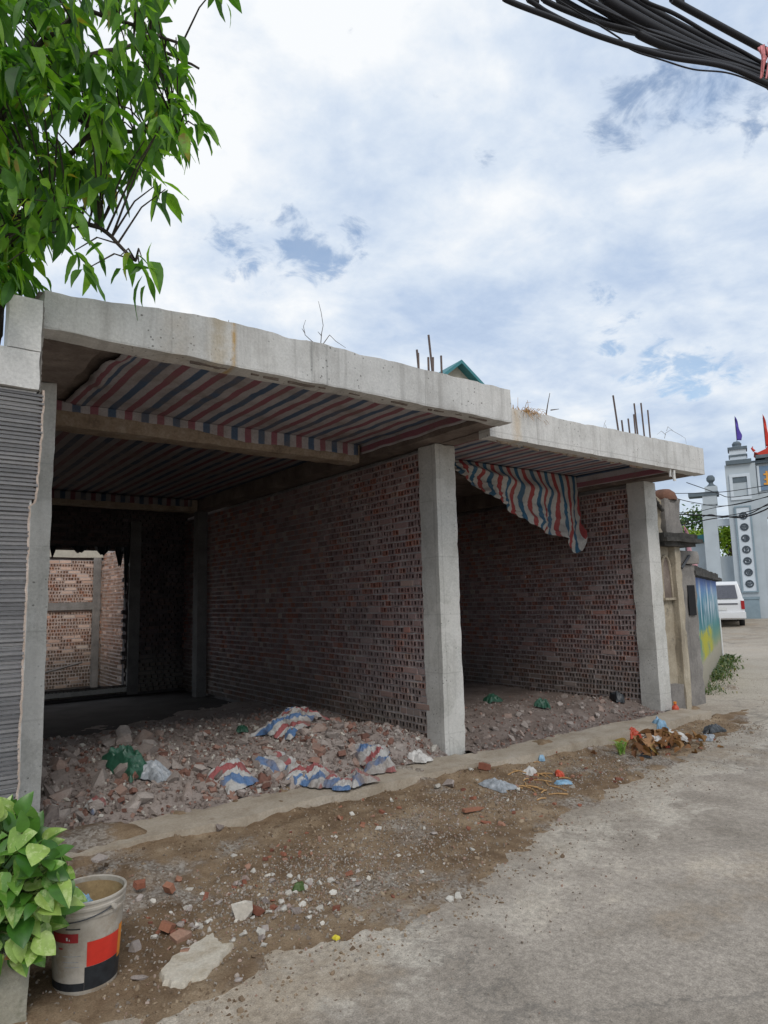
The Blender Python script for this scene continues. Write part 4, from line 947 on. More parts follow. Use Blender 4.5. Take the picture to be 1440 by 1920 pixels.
BC = at(160, 1842, 'Z', -.155); BC.z = dirt_z(BC.x, BC.y)-.005
bk = thing('paint_bucket', 'dirty white plastic paint bucket with red and black print beside the plant', 'bucket', BC)
def rad(z): return .140+(.166-.140)*z/.40
prof = [(0.0, .012), (rad(0)-.008, .012), (rad(0)-.004, 0), (rad(0), .006), (rad(.02), .02), (rad(.33), .33), (rad(.33)+.006, .332), (rad(.34)+.006, .345), (rad(.345)+.001, .348), (rad(.365)+.001, .365),
        (rad(.365)+.007, .367), (rad(.375)+.007, .378), (rad(.38)+.002, .382), (rad(.395)+.003, .395), (rad(.4)+.008, .398), (rad(.4)+.008, .406), (rad(.4)+.001, .409), (rad(.4)-.004, .404), (rad(.3)-.004, .30), (rad(.13)-.004, .13)]
m = MB(); m.lathe(prof, 48); m.build('body', 'bucket_plastic', bk, True)
m = MB(); m.lathe([(rad(.38)-.0056, .385), (rad(.3)-.0056, .31), (rad(.2)-.0056, .2), (rad(.12)-.006, .14), (.09, .15), (0, .155)], 40); m.build('dried_mud', 'bucket_mud', bk, True)
def patch(name, mat, a0, a1, z0, z1, off=.0012):
    m = MB(); n = max(4, int(abs(a1-a0)/5)); m.lathe([(rad(z0)+off, z0), (rad((z0+z1)/2)+off, (z0+z1)/2), (rad(z1)+off, z1)], n, (0, 0, 0), math.radians(a0), math.radians(a1))
    m.build(name, mat, bk, True)
A0 = math.degrees(math.atan2(-BC.y, -BC.x))
patch('red_print', 'print_red', A0+1, A0+62, .125, .232)
patch('orange_print', 'print_orange', A0+62.5, A0+78, .105, .25)
patch('black_print', 'print_black', A0-2, A0+80, .024, .124)
patch('black_print', 'print_black', A0-85, A0-2.3, .024, .058)
patch('red_label', 'print_crimson', A0-62, A0-13, .235, .275)
for (a, b, z0, z1) in ((-33, -30, .246, .260), (-28, -26.5, .244, .252)): patch('letter', 'plate_white', A0+a, A0+b, z0, z1, .0024)
patch('small_print', 'print_crimson', A0-48, A0-40, .205, .212); patch('small_print', 'print_black', A0-34, A0-10, .292, .297)
patch('small_print', 'bag_grey', A0-40, A0-8, .175, .178); patch('small_print', 'bag_grey', A0-40, A0-12, .150, .153); patch('small_print', 'bag_grey', A0-36, A0-10, .128, .131)
# wire handle folded down across the rim
m = MB(); R_ = rad(.36)+.010
pts = [Vector((R_*math.cos(math.radians(A0+t)), R_*math.sin(math.radians(A0+t)), .36+.035*math.sin(math.radians((t-40)*1.0))*(1 if t > 40 else .4)-.04*math.sin(math.radians(t+150)/1.0)*.6)) for t in range(-140, 41, 10)]
m.tube(pts, .0028, 6); m.build('handle', 'wire_grey', bk, True)
m = MB(); a = math.radians(A0+40); m.tube([(R_*math.cos(a)-.005*math.cos(a), R_*math.sin(a)-.005*math.sin(a), .36), ((R_+.012)*math.cos(a), (R_+.012)*math.sin(a), .36)], .012, 10); m.build('handle_lug', 'bucket_plastic', bk, True)

def crumple(name, mat, loc, lx, ly, h, label, cat, seed, rz=0.0, group=None, th=.003, ridge=1.0, n=30, uvrot=0.0, ground=None):
    """crumpled sheet: irregular outline, creased, its edges lying on whatever is below"""
    cr, sr = math.cos(rz), math.sin(rz)
    def fn(u, v):
        p = Vector((u*lx*4.2+seed*3.1, v*ly*4.2, seed)); q = Vector((u*1.1, v*1.1, seed*1.7))
        edge = 1+.35*noise.noise(q)+.18*noise.noise(q*2.7+Vector((4, 0, 0)))
        x = u*lx*.5*edge+.16*lx*noise.noise(p*.6+Vector((9, 0, 0))); y = v*ly*.5*edge+.16*ly*noise.noise(p*.6+Vector((0, 9, 0)))
        m_ = max(0.0, 1-max(abs(u), abs(v))**2.2)
        rd = (1-abs(noise.noise(p*.8)))**2*.55+(1-abs(noise.noise(p*1.9)))**3*.38+(1-abs(noise.noise(p*4.3)))**4*.20+noise.noise(p*8)*.06
        z = h*(m_**.6*(.45+.75*rd)+.12*rd)
        if ground: z += ground(loc[0]+x*cr-y*sr, loc[1]+x*sr+y*cr)-loc[2]
        return (x, y, z)
    c, s_ = math.cos(uvrot), math.sin(uvrot)
    m = sheet(lin(-1, 1, n), lin(-1, 1, n), fn, lambda u, v: ((u*c*lx+v*s_*ly)*.62, v*ly*.6))
    o = m.build(name, mat, None, False); o.location = loc; o.rotation_euler = (0, 0, rz)
    solid(o, th); return tag(o, label, cat, group)
crumple('plastic_bag', 'bag_blue', BC+Vector((-.045, .01, .285)), .17, .14, .10, 'scrap of light blue plastic inside the paint bucket', 'plastic scrap', 3.3)

# ------------------------------------------------------------------ rubble inside the bays
def heap1(x, y):
    h = -.03
    h += .20*math.exp(-((x-1.6)**2/.55+(y-6.5)**2/.6))+.10*math.exp(-((x-2.6)**2/.6+(y-6.2)**2/.35))
    h += .26*math.exp(-((x-3.75)**2/.30+(y-6.25)**2/.42))+.15*math.exp(-((x-4.4)**2/.12+(y-5.9)**2/.2))+.10*math.exp(-((x-3.0)**2/.4+(y-7.0)**2/.6))
    h += .11*smoothstep(5.35, 5.9, y)*(1-smoothstep(7.8, 9.4, y))+.10*smoothstep(6.6, 7.6, y)*(1-smoothstep(8.6, 10.4, y+.5*fbm(x, y, 1.2)-.35*(x-2.6)))-.06*smoothstep(8.9, 10.8, y+.9*fbm(x, y, .9)-.35*(x-2.6))
    h += .035*fbm(x, y, 2.6)+.02*fbm(x+4, y, 7.0)
    return max(h, -.06)
def heap2(x, y):
    h = -.032+.09*smoothstep(5.5, 6.2, y)+.08*math.exp(-((x-6.6)**2/1.2+(y-6.6)**2/.4))+.07*math.exp(-((x-8.4)**2/.3+(y-6.0)**2/.2))+.03*fbm(x, y, 2.6)+.02*fbm(x, y+5, 7.0)
    return max(h, -.033)
grid(lin(1.0, 4.86, 110), lin(5.34, 11.0, 150), heap1).build('rubble_bed', 'rubble_dust', None, True, kind='stuff')
grid(lin(5.13, 8.92, 90), lin(5.30, 10.95, 120), heap2).build('rubble_bed', 'rubble_dust', None, True, kind='stuff')
STONES = [hull_mesh('stone_chunk', 'rubble_stone', 'stone', 100+i) for i in range(14)]
DUSTY = [hull_mesh('brick_fragment', 'brick_dusty', 'brick', 250+i) for i in range(10)]
BRICKS = [hull_mesh('brick_fragment', 'brick_shard', 'brick', 200+i) for i in range(10)]
PALES = [hull_mesh('pale_stone', 'pale_stone', 'stone', 300+i) for i in range(8)]
rs = random.Random(77)
def eul(t=.6): return (rs.gauss(0, t), rs.gauss(0, t), rs.uniform(0, 6.283))
def lump(name, me, p, sz, label, cat, group=None, e=None):
    o = link(name, me); o.location = p; o.scale = (sz,)*3 if not isinstance(sz, tuple) else sz; o.rotation_euler = e or eul(.5)
    return tag(o, label, cat, group)
# fine debris
small = []
while len(small) < 8000:
    x, y = rs.uniform(1.03, 4.84), 5.36+abs(rs.gauss(0, 1.5))
    if y > 10.4 or heap1(x, y) < -.03: continue
    small.append(((x, y, heap1(x, y)+.006), rs.uniform(.015, .055)*(1 if rs.random() > .12 else 1.7), eul(1)))
scatter_joined('rubble_debris', 'rubble_dust', STONES[:6], small[:6200], kind='stuff')
scatter_joined('brick_debris', 'brick_dusty', DUSTY[:5], small[6200:7300], kind='stuff')
scatter_joined('pale_debris', 'pale_stone', PALES[:4], small[7300:], kind='stuff')
small = []
while len(small) < 1500:
    x, y = rs.uniform(5.16, 8.9), 5.32+abs(rs.gauss(0, .9))
    if y > 8: continue
    small.append(((x, y, heap2(x, y)+.006), rs.uniform(.015, .05), eul(1)))
scatter_joined('rubble_debris', 'rubble_dust', STONES[:6], small[:1200], kind='stuff')
scatter_joined('brick_debris', 'brick_dusty', DUSTY[:5], small[1200:], kind='stuff')
# countable lumps
def zone(what, group, x, y, cat='rubble'):
    a = 'by the left column' if x < 2.1 else ('mid left bay' if x < 3.3 else 'below the dividing brick wall')
    b = 'near the sill' if y < 6.0 else ('halfway up the heap' if y < 6.8 else 'behind the heap')
    return (f'{what} {a}, {b}', cat, f'{group} {a}, {b}')
n = 0
while n < 160:
    x = rs.uniform(1.08, 4.75); y = 5.42+abs(rs.gauss(0, .95))
    if y > 8.4: continue
    left = x < 2.3
    sz = rs.uniform(.09, .29 if left else .18)*(1 if rs.random() > .15 else 1.25)
    lump('stone_chunk', STONES[n % 14], (x, y, heap1(x, y)+sz*.05), sz, *zone('angular dusty concrete lump', 'concrete lumps', x, y)); n += 1
n = 0
while n < 95:
    x = rs.uniform(1.5, 4.5); y = 5.5+abs(rs.gauss(0, .6))
    if y > 7.3: continue
    sz = rs.uniform(.08, .165)
    lump('brick_fragment', DUSTY[n % 10], (x, y, heap1(x, y)+sz*.06), sz, *zone('broken dusty brick piece', 'brick pieces', x, y, 'brick')); n += 1
n = 0
while n < 70:
    x = rs.uniform(5.3, 8.7); y = 5.45+abs(rs.gauss(0, .6))
    if y > 7.3: continue
    sz = rs.uniform(.06, .16)
    lump('stone_chunk', STONES[(n*3) % 14], (x, y, heap2(x, y)+sz*.10), sz, 'dusty lump of broken masonry on the floor of the right bay', 'rubble', 'masonry lumps in the right bay'); n += 1
for (px, py, zz_, sz, me, lab, cat, e) in (
        (228, 1493, .06, .30, PALES[2], 'big pale concrete lump on the left part of the sill', 'concrete lump', (.3, -.4, .3)),
        (108, 1538, .02, .24, BRICKS[1], 'reddish brown broken brick at the foot of the left column', 'brick', (.15, .1, .5)),
        (235, 1562, -.10, .20, STONES[3], 'brown squarish stone half sunk in the dirt below the left sill', 'stone', (.2, .1, .4)),
        (815, 1405, .05, .17, PALES[5], 'tan rock leaning against the foot of the middle column', 'rock', (1.2, .2, .3)),
        (840, 1468, -.07, .16, STONES[5], 'tan stone on the banked earth just below the middle column', 'stone', (.1, .2, 1.0)),
        (820, 1474, -.09, .09, PALES[1], 'pale pebble beside the tan stone below the middle column', 'stone', (.1, .2, 1.0)),
        (320, 1672, -.11, .11, BRICKS[3], 'bright red upright brick shard on the dirt near the bucket', 'brick', (.1, 1.1, .5)),
        (268, 1657, -.12, .10, BRICKS[5], 'flat red brick shard on the dirt behind the upright one', 'brick', (.1, .1, .1)),
        (890, 1517, -.11, .17, BRICKS[2], 'long thin orange brick strip lying on the dirt below the middle column', 'brick', (.0, .05, -.15)),
        (912, 1437, -.06, .17, BRICKS[4], 'reddish broken tile lying by the foot of the middle column', 'tile', (.1, .2, .3)),
        (318, 1735, -.13, .12, BRICKS[6], 'orange brick shard leaning on the white slab', 'brick', (.3, .3, .8)),
        (345, 1752, -.13, .13, BRICKS[7], 'orange red brick shard at the upper edge of the white slab', 'brick', (.2, -.2, .2)),
        (490, 1708, -.13, .10, BRICKS[8], 'dark red brick lump between pale stones on the verge', 'brick', (.2, .4, .2)),
        (262, 1833, -.14, .09, STONES[7], 'dark grey striped stone near the road edge', 'stone', (.2, .4, .2)),
        (258, 1775, -.13, .13, STONES[9], 'grey stone next to the bucket', 'stone', (.2, .4, .9)),
        (455, 1712, -.12, .20, PALES[3], 'flat pale grey concrete piece above the white slab', 'concrete lump', (.05, .05, .2)),
        (600, 1655, -.12, .07, PALES[6], 'white upright stone chip in the middle of the verge', 'stone', (.2, 1.2, .2)),
        (580, 1690, -.13, .07, PALES[0], 'cream stone below the white upright chip', 'stone', (.2, .2, .2)),
        (190, 1612, -.10, .14, STONES[11], 'brown stone lying behind the bucket', 'stone', (.2, .2, .2)),
        (410, 1552, -.08, .12, STONES[2], 'dark reddish stone below the left sill', 'stone', (.2, .2, .7))):
    p = at(px, py, 'Z', zz_)
    if py > 1540 or (py > 1425 and px > 780): p = at(px, py, 'Z', dirt_z(p.x, p.y)+sz*.12)
    lump(me.name.split('.')[0], me, p, sz if 'strip' not in lab else (sz*1.3, sz*.5, sz*.4), lab, cat, None, e)
# white slab of plaster sunk in the verge
sp = at(368, 1797, 'Z', -.135); m = MB(); nn = 34
ring = []
for k in range(nn):
    a = 2*math.pi*k/nn; q = 1+.22*noise.noise(Vector((math.cos(a)*1.6, math.sin(a)*1.6, 2)))+.16*noise.noise(Vector((math.cos(a)*5, math.sin(a)*5, 5)))+random.Random(k).uniform(-.05, .05)
    ex = (abs(math.cos(a))**3.2+abs(math.sin(a))**3.2)**(-1/3.2)
    ring.append((.20*q*ex*math.cos(a), .112*q*ex*math.sin(a)))
for (f_, z_) in ((1.04, -.03), (1.0, .012), (.95, .024), (.6, .027), (.25, .026)):
    m.v += [(x*f_, y*f_, z_+.004*noise.noise(Vector((x*30, y*30, 1)))) for x, y in ring]
m.v.append((0, 0, .026))
for l in range(4):
    for k in range(nn): m.f.append((l*nn+k, l*nn+(k+1) % nn, (l+1)*nn+(k+1) % nn, (l+1)*nn+k))
m.f += [(4*nn+k, 4*nn+(k+1) % nn, 5*nn) for k in range(nn)]
o = m.build('plaster_slab', 'slab_white', None, True); o.location = (sp.x, sp.y, dirt_z(sp.x, sp.y)-.003); o.rotation_euler = (.03, -.03, .62); tag(o, 'flat white slab of plaster lying on the verge right of the bucket', 'slab')
# scattered shards and stones on the verge
def verge_lab(x):
    w_ = 'near the bucket and white slab' if x < 2.0 else ('before the middle of the left bay' if x < 3.4 else ('below the middle column' if x < 5.2 else 'before the right bay'))
    return (f'small red brick shard on the dirt verge {w_}', 'brick', f'brick shards on the verge {w_}')
n = 0
for i in range(90):
    x = rs.uniform(1.3, 8.5); e = edge_y(x); y = e+.15+rs.random()*1.5
    if y > 4.95 or rs.random() < .3: continue
    sz = rs.uniform(.03, .085)
    lump('brick_fragment', BRICKS[i % 10], (x, y, dirt_z(x, y)+sz*.08), sz, *verge_lab(x), (rs.gauss(0, .2), rs.gauss(0, .2), rs.uniform(0, 6)))
for i in range(150):
    if i < 85: x = rs.gauss(1.95, .42); y = 3.75+rs.gauss(0, .22)
    else: x = rs.uniform(1.4, 8.5); y = edge_y(x)+.1+rs.random()*1.6
    if y > 4.95 or y < edge_y(x)+.05 or x < 1.25: continue
    sz = rs.uniform(.028, .075)
    k = i % 3
    lump('pale_stone' if k else 'stone_chunk', (PALES[i % 8] if k else STONES[i % 14]), (x, y, dirt_z(x, y)+sz*.08), sz, *(('small pale stone in the stony patch right of the white slab', 'stone', 'stones right of the white slab') if i < 85 else ('small pale stone scattered along the dirt verge before the right bay' if x > 5 else 'small pale stone scattered along the dirt verge before the left bay', 'stone', 'stones before the right bay' if x > 5 else 'stones before the left bay')), (rs.gauss(0, .3), rs.gauss(0, .3), rs.uniform(0, 6)))
for (px, py, sx_, sy_, n_) in ((540, 1600, 26, 10, 12), (500, 1530, 40, 14, 9), (620, 1560, 40, 14, 8), (985, 1455, 40, 12, 10), (900, 1530, 50, 14, 8), (1090, 1425, 40, 12, 8), (330, 1740, 26, 14, 7), (470, 1660, 40, 14, 8), (730, 1530, 50, 14, 7)):
    for k in range(n_):
        q = at(px+rs.gauss(0, sx_), py+rs.gauss(0, sy_), 'Z', -.11)
        if q.y > 4.95 or q.y < edge_y(q.x): continue
        sz = rs.uniform(.025, .075)
        lump('brick_fragment', BRICKS[k % 10], (q.x, q.y, dirt_z(q.x, q.y)+sz*.06), (sz*rs.uniform(.8, 1.5), sz*rs.uniform(.5, 1), sz*rs.uniform(.4, 1)), *verge_lab(q.x), (rs.gauss(0, .25), rs.gauss(0, .25), rs.uniform(0, 6)))
# gravel: nobody could count it
TINY = [hull_mesh('pebble', None, 'stone', 400+i) for i in range(6)]
P = []
while len(P) < 9000:
    r_ = rs.random()
    if r_ < .35: x, y = rs.gauss(2.1, .55), rs.gauss(3.85, .28)
    elif r_ < .5: x, y = rs.gauss(3.2, .5), rs.gauss(4.0, .3)
    elif r_ < .62: x, y = rs.gauss(4.3, .5), rs.gauss(4.35, .2)
    elif r_ < .72: x, y = rs.gauss(5.9, .5), rs.gauss(4.4, .2)
    else:
        x = rs.uniform(.6, 9.2); y = edge_y(x)+rs.gauss(.5, .7)
    if y > 4.97 or y < edge_y(x)-.55 or x < .3: continue
    z = max(dirt_z(x, y), road_z(x))
    P.append(((x, y, z+.002), rs.uniform(.008, .026)*(1.0 if rs.random() > .06 else 1.6), eul(1)))
scatter_joined('gravel', 'gravel_mix', TINY, P, kind='stuff')
P = []
while len(P) < 5000:
    x = rs.uniform(.5, 9.4); y = edge_y(x)+rs.uniform(-.3, 2.1)
    if y > 5.0 or y < edge_y(x)-.12 or fbm(x+3, y, 1.3) < -.12: continue
    P.append(((x, y, max(dirt_z(x, y), road_z(x))), rs.uniform(.010, .032)*(1 if rs.random() > .06 else 1.8), eul(1)))
scatter_joined('dirt_clods', 'dirt_clod', TINY, P, kind='stuff')
P = []
for i in range(900):
    x = rs.uniform(1.0, 18); y = rs.uniform(0.2, edge_y(x)); 
    if rs.random() < .6: y = edge_y(x)-abs(rs.gauss(0, .4))
    P.append(((x, y, road_z(x)+.004), rs.uniform(.006, .018), eul(1)))
scatter_joined('road_grit', 'gravel_mix', TINY, P, kind='stuff')

# striped scraps and bags in the rubble
SCRAPS = []
for (px, py, zz_, lx, ly, h, lab, sd, rz, ur) in (
        (545, 1382, .22, .74, .50, .11, 'large crumpled striped sheet on top of the rubble heap', 1.2, .5, .9),
        (706, 1408, .18, .40, .34, .13, 'crumpled striped sheet near the foot of the dividing brick wall', 2.7, 1.2, .3),
        (438, 1470, .06, .34, .28, .09, 'striped sheet scrap with much blue, lying lowest near the sill', 4.1, .2, 1.3),
        (556, 1437, .15, .28, .22, .08, 'striped scrap with a blue fold, in the middle of the rubble heap', 5.5, .9, .5),
        (516, 1428, .16, .28, .20, .07, 'striped scrap partly buried below the large crumpled sheet', 6.6, .3, .2),
        (672, 1442, .12, .26, .20, .09, 'small striped scrap with a bright blue fold, right part of the rubble', 7.9, .1, .8),
        (645, 1455, .10, .20, .16, .06, 'small reddish striped scrap left of the blue fold, near the sill', 9.3, .7, .1),
        (590, 1425, .20, .34, .26, .10, 'striped scrap half hidden by stones just right of the large crumpled sheet', 12.6, .6, .7),
        (620, 1440, .15, .24, .18, .08, 'pale faded striped scrap low in the middle right of the rubble heap', 13.9, 1.1, .2),
        (180, 1533, .02, .14, .10, .05, 'tiny striped scrap on the left part of the sill', 10.4, .4, .5)):
    p = at(px, py, 'Z', zz_); z = max(heap1(p.x, p.y) if p.y > 5.36 else 0.0, -.02)
    SCRAPS.append((p.x, p.y, lx))
    crumple('striped_scrap', 'striped_tarp_soiled', (p.x, p.y, z+.05), lx, ly, h, lab, 'tarpaulin', sd, rz, uvrot=ur, ground=lambda x, y: (heap1(x, y) if y > 5.36 else -.01)+.018)
rs = random.Random(909)
for (sx, sy, sl_) in SCRAPS:
    for k in range(5):
        x = sx+rs.gauss(0, sl_*.45); y = max(5.42, sy+rs.gauss(0, sl_*.30)-.05); sz = rs.uniform(.06, .13)
        lump('stone_chunk', STONES[(k*5) % 14], (x, y, heap1(x, y)+.05+sz*.12), sz, *zone('angular dusty concrete lump', 'concrete lumps', x, y))
for (px, py, zz_, lx, ly, h, mat, lab, sd) in (
        (240, 1470, .14, .34, .22, .16, 'bag_green', 'dark green plastic bag in the rubble on the left', 1.9),
        (285, 1478, .10, .26, .16, .10, 'bag_grey', 'greyish plastic scrap right of the green bag', 2.2),
        (455, 1395, .12, .16, .12, .07, 'bag_green', 'small green scrap behind the rubble heap of the left bay', 4.2),
        (1018, 1337, .05, .20, .14, .10, 'bag_green', 'small green bag on the floor of the right bay', 5.2),
        (925, 1322, .06, .30, .16, .09, 'bag_green', 'dark green scrap deep in the right bay', 6.2),
        (1160, 1318, .06, .22, .16, .12, 'bag_dark', 'black bag against the brick wall of the right bay', 7.2),
        (785, 1424, .03, .20, .14, .08, 'bag_white', 'pale crumpled paper on the sill left of the middle column', 8.2)):
    p = at(px, py, 'Z', zz_); z = (heap1 if p.x < 4.9 else heap2)(p.x, p.y) if p.y > 5.36 else 0.0
    crumple('plastic_bag', mat, (p.x, p.y, z+.015), lx, ly, h, lab, 'bag', sd, sd, n=20, ground=lambda x, y: ((heap1 if x < 4.9 else heap2)(x, y) if y > 5.36 else 0.0)+.015)
# bits of litter on the verge: (pixel, size, material)
for (px, py, lx, ly, h, mat, lab, sd) in (
        (1237, 1368, .20, .16, .15, 'bag_blue', 'light blue plastic bag on top of the rubbish pile', 1.1),
        (1262, 1392, .30, .16, .09, 'bag_white', 'white crumpled sack at the middle of the rubbish pile', 2.1),
        (1222, 1405, .26, .20, .07, 'bag_white', 'flat pale sack at the front of the rubbish pile', 3.1),
        (1187, 1381, .20, .13, .10, 'plastic_red', 'dark red wrapper at the left end of the rubbish pile', 4.1),
        (1210, 1418, .11, .08, .05, 'bag_dark', 'small black scrap in front of the rubbish pile', 5.1),
        (1340, 1368, .34, .14, .06, 'bag_dark', 'flat black and grey sheet right of the rubbish pile', 6.1),
        (1325, 1385, .30, .14, .05, 'bag_grey', 'grey flattened packaging right of the rubbish pile', 6.7),
        (1015, 1416, .08, .07, .05, 'bag_blue', 'blue plastic scrap by the sill of the right bay', 7.1),
        (930, 1474, .26, .18, .06, 'bag_grey', 'grey plastic film in the dirt below the middle column', 8.1),
        (1055, 1470, .16, .09, .03, 'bag_blue', 'pale blue printed wrapper on the dirt', 9.1),
        (995, 1450, .12, .09, .05, 'bag_white', 'white wrapper among the straw litter', 9.6),
        (1050, 1452, .12, .08, .05, 'plastic_red', 'red wrapper among the straw litter', 10.1),
        (630, 1768, .035, .03, .02, 'plastic_yellow', 'tiny yellow flower head near the road edge', 11.1),
        (560, 1668, .07, .06, .04, 'weed_leaf', 'dark green weed scrap in the middle of the verge', 12.1),
        (1252, 1402, .05, .05, .03, 'plastic_red', 'small red scrap at the right side of the rubbish pile', 13.3)):
    p = at(px, py, 'Z', -.1); p = at(px, py, 'Z', dirt_z(p.x, p.y)+h*.2)
    crumple('litter', mat, p, lx, ly, h, lab, 'litter', sd, sd, n=14, ground=lambda x, y, h=h: max(dirt_z(x, y), road_z(x))+h*.05+(.08*math.exp(-((x-7.24)**2/.20+(y-4.45)**2/.05)) if h > .06 else 0))
# cardboard and dry leaves in the rubbish pile
rs = random.Random(31)
pc = at(1240, 1395, 'Z', -.1)
hp = MB()
def pile_z(x, y): return dirt_z(x, y)+.10*math.exp(-((x-pc.x)**2/.20+(y-pc.y)**2/.05))
DL = [leaf_shape(5, .55, .5+.2*k, .35) for k in range(3)]; dlm = [d.mesh('dead_leaf', 'dry_leaf', True) for d in DL]
for i in range(75):
    x = pc.x+rs.gauss(0, .32); y = pc.y+rs.gauss(0, .13); s_ = rs.uniform(.07, .16)
    o = link('dead_leaf', dlm[i % 3]); o.location = (x, y, pile_z(x, y)+rs.uniform(.01, .05)); o.scale = (s_,)*3; o.rotation_euler = (rs.gauss(0, .8), rs.gauss(0, .6), rs.uniform(0, 6.3))
    tag(o, 'curled dry brown leaf in the rubbish pile before the right column', 'leaf', 'dry leaves in the rubbish pile')
for i, (dx_, dy_, a, b, lab) in enumerate(((-.25, .02, .22, .14, 'torn brown cardboard flap at the left of the rubbish pile'), (.05, .06, .26, .16, 'brown cardboard piece under the blue bag in the rubbish pile'), (.20, -.05, .20, .12, 'curled cardboard strip at the right of the rubbish pile'), (-.10, .08, .24, .06, 'orange brown cardboard strip along the back of the rubbish pile'))):
    m = sheet(lin(-a/2, a/2, 8), lin(-b/2, b/2, 4), lambda x, y: (x, y, .05*math.cos(x/a*4)+.02*noise.noise(Vector((x*9, y*9, i)))), lambda x, y: (x, y))
    o = m.build('cardboard_piece', 'cardboard'); solid(o, .005); x, y = pc.x+dx_, pc.y+dy_
    o.location = (x, y, pile_z(x, y)+.02); o.rotation_euler = (rs.gauss(0, .3), rs.gauss(0, .3), rs.uniform(0, 3)); tag(o, lab, 'cardboard')
for i in range(22):
    p = at(1010+rs.gauss(0, 32), 1458+rs.gauss(0, 15), 'Z', -.1); z = dirt_z(p.x, p.y); l = rs.uniform(.05, .2); a = rs.uniform(0, 3.14)
    m = MB(); m.tube([(-l/2*math.cos(a), -l/2*math.sin(a), 0), (0, 0, .01), (l/2*math.cos(a), l/2*math.sin(a), .004)], .006, 4)
    o = m.build('straw_stick', 'straw'); o.location = (p.x, p.y, z+.008); tag(o, 'short orange straw stick on the dirt below the sill of the right bay', 'stick', 'straw sticks on the verge')
# orange-red jug-like piece standing by the right column
p = at(1268, 1350, 'Y', 5.35); bz = dirt_z(p.x, p.y)
bt = thing('plastic_bottle', 'orange red plastic bottle standing against the foot of the right column', 'bottle', (p.x, p.y, bz-.01))
m = MB(); m.lathe([(0, 0), (.045, 0), (.052, .02), (.05, .13), (.042, .16), (.02, .18), (.018, .20)], 14); m.build('body', 'plastic_red', bt, True)
m = MB(); m.lathe([(.022, .198), (.022, .225), (0, .227)], 12); m.build('cap', 'print_orange', bt, True)

# green sprout and weeds
def tuft(name, loc, n, L, mat, label, seed, spread=.1, cat='weed'):
    r = random.Random(seed); m = MB()
    for i in range(n):
        a = r.uniform(0, 6.283); q = Vector((r.gauss(0, spread), r.gauss(0, spread), 0)); l = L*r.uniform(.5, 1.1)
        d = Vector((math.cos(a), math.sin(a), 0)); s_ = Vector((-d.y, d.x, 0)); w_ = l*.07
        p0, p1, p2 = q, q+d*l*.3+Vector((0, 0, l*.7)), q+d*l*.75+Vector((0, 0, l*r.uniform(.5, .95)))
        m.add([p0-s_*w_*.5, p0+s_*w_*.5, p1-s_*w_, p1+s_*w_, p2], [(0, 1, 3, 2), (2, 3, 4)])
    o = m.build(name, mat); o.location = loc; return tag(o, label, cat)
p = at(1165, 1408, 'Z', -.1); tuft('green_sprout', (p.x, p.y, dirt_z(p.x, p.y)), 16, .20, 'vine_leaf', 'bright green sprout left of the rubbish pile', 1, .02)
for (s0, s1, n_, L, lab) in ((1.3, 3.4, 260, .09, 'low weeds along the foot of the mural wall, nearest part'), (3.4, 5.8, 420, .15, 'thick weeds at the foot of the middle of the mural wall'), (5.8, 8.6, 420, .17, 'weeds at the far end of the mural wall')):
    r = random.Random(n_+int(s0*10)); m = MB(); cx = 10.05+s0*.9135; cy = 5.6+s0*.4067
    for i in range(n_):
        sa = r.uniform(s0, s1); d = .02+abs(r.gauss(0, .16+.10*max(0, noise.noise(Vector((sa*2, 0, 0)))))); l = L*r.uniform(.35, 1.2)*(1-.5*min(1, d))
        q = Vector((10.05+sa*.9135+d*.4067-cx, 5.6+sa*.4067-d*.9135-cy, 0)); a = r.uniform(0, 6.283)
        dd = Vector((math.cos(a), math.sin(a), 0)); s_ = Vector((-dd.y, dd.x, 0)); w_ = l*.13
        p1, p2 = q+dd*l*.35+Vector((0, 0, l*.6)), q+dd*l*.9+Vector((0, 0, l*r.uniform(.3, .9)))
        m.add([q-s_*w_*.4, q+s_*w_*.4, p1-s_*w_, p1+s_*w_, p2], [(0, 1, 3, 2), (2, 3, 4)])
    o = m.build('wall_weeds', 'weed_leaf'); o.location = (cx, cy, road_z(cx)-.01); tag(o, lab, 'weed')

# ------------------------------------------------------------------ old gate fragment right of the bays
og = thing('old_wall', 'weathered tan plaster wall with an arched niche, right of the right column', 'wall', (9.23, 5.6, -.12))
m = MB(); m.rough(9.235, 9.66, 5.60, 6.1, -.2, 2.36, .10, .012, 71, None, .02); part(og, 'niche_wall', 'old_plaster', m, True)
# arch niche: flat darker panel with a raised arched surround
m = MB(); c0 = (9.52, 1.72)
arc = [(9.40, 1.53)]+[(9.52-.12*math.cos(t), 1.86+.30*math.sin(t)) for t in lin(0, math.pi, 12)]+[(9.66, 1.53)]
for (a, b) in zip(arc, arc[1:]): m.tube([(a[0], 5.585, a[1]), (b[0], 5.585, b[1])], .022, 6)
part(og, 'arch_moulding', 'old_plaster', m, True)
m = MB(); m.prism([(9.40, 1.53)]+[(9.52-.115*math.cos(t), 1.86+.29*math.sin(t)) for t in lin(0, math.pi, 12)]+[(9.65, 1.53)], 5.590, 5.598); part(og, 'niche_panel', 'soffit', m)
m = MB(); m.box(9.38, 9.68, 5.54, 5.60, 1.50, 1.535); part(og, 'niche_ledge', 'old_plaster', m)
m = MB(); m.rough(9.66, 9.80, 5.50, 6.1, -.2, 2.36, .08, .012, 72, None, .02); part(og, 'pilaster', 'old_plaster', m, True)
m = MB(); m.rough(9.80, 9.92, 5.56, 6.1, -.2, 2.34, .08, .012, 73, None, .02); part(og, 'pilaster', 'old_plaster', m, True)
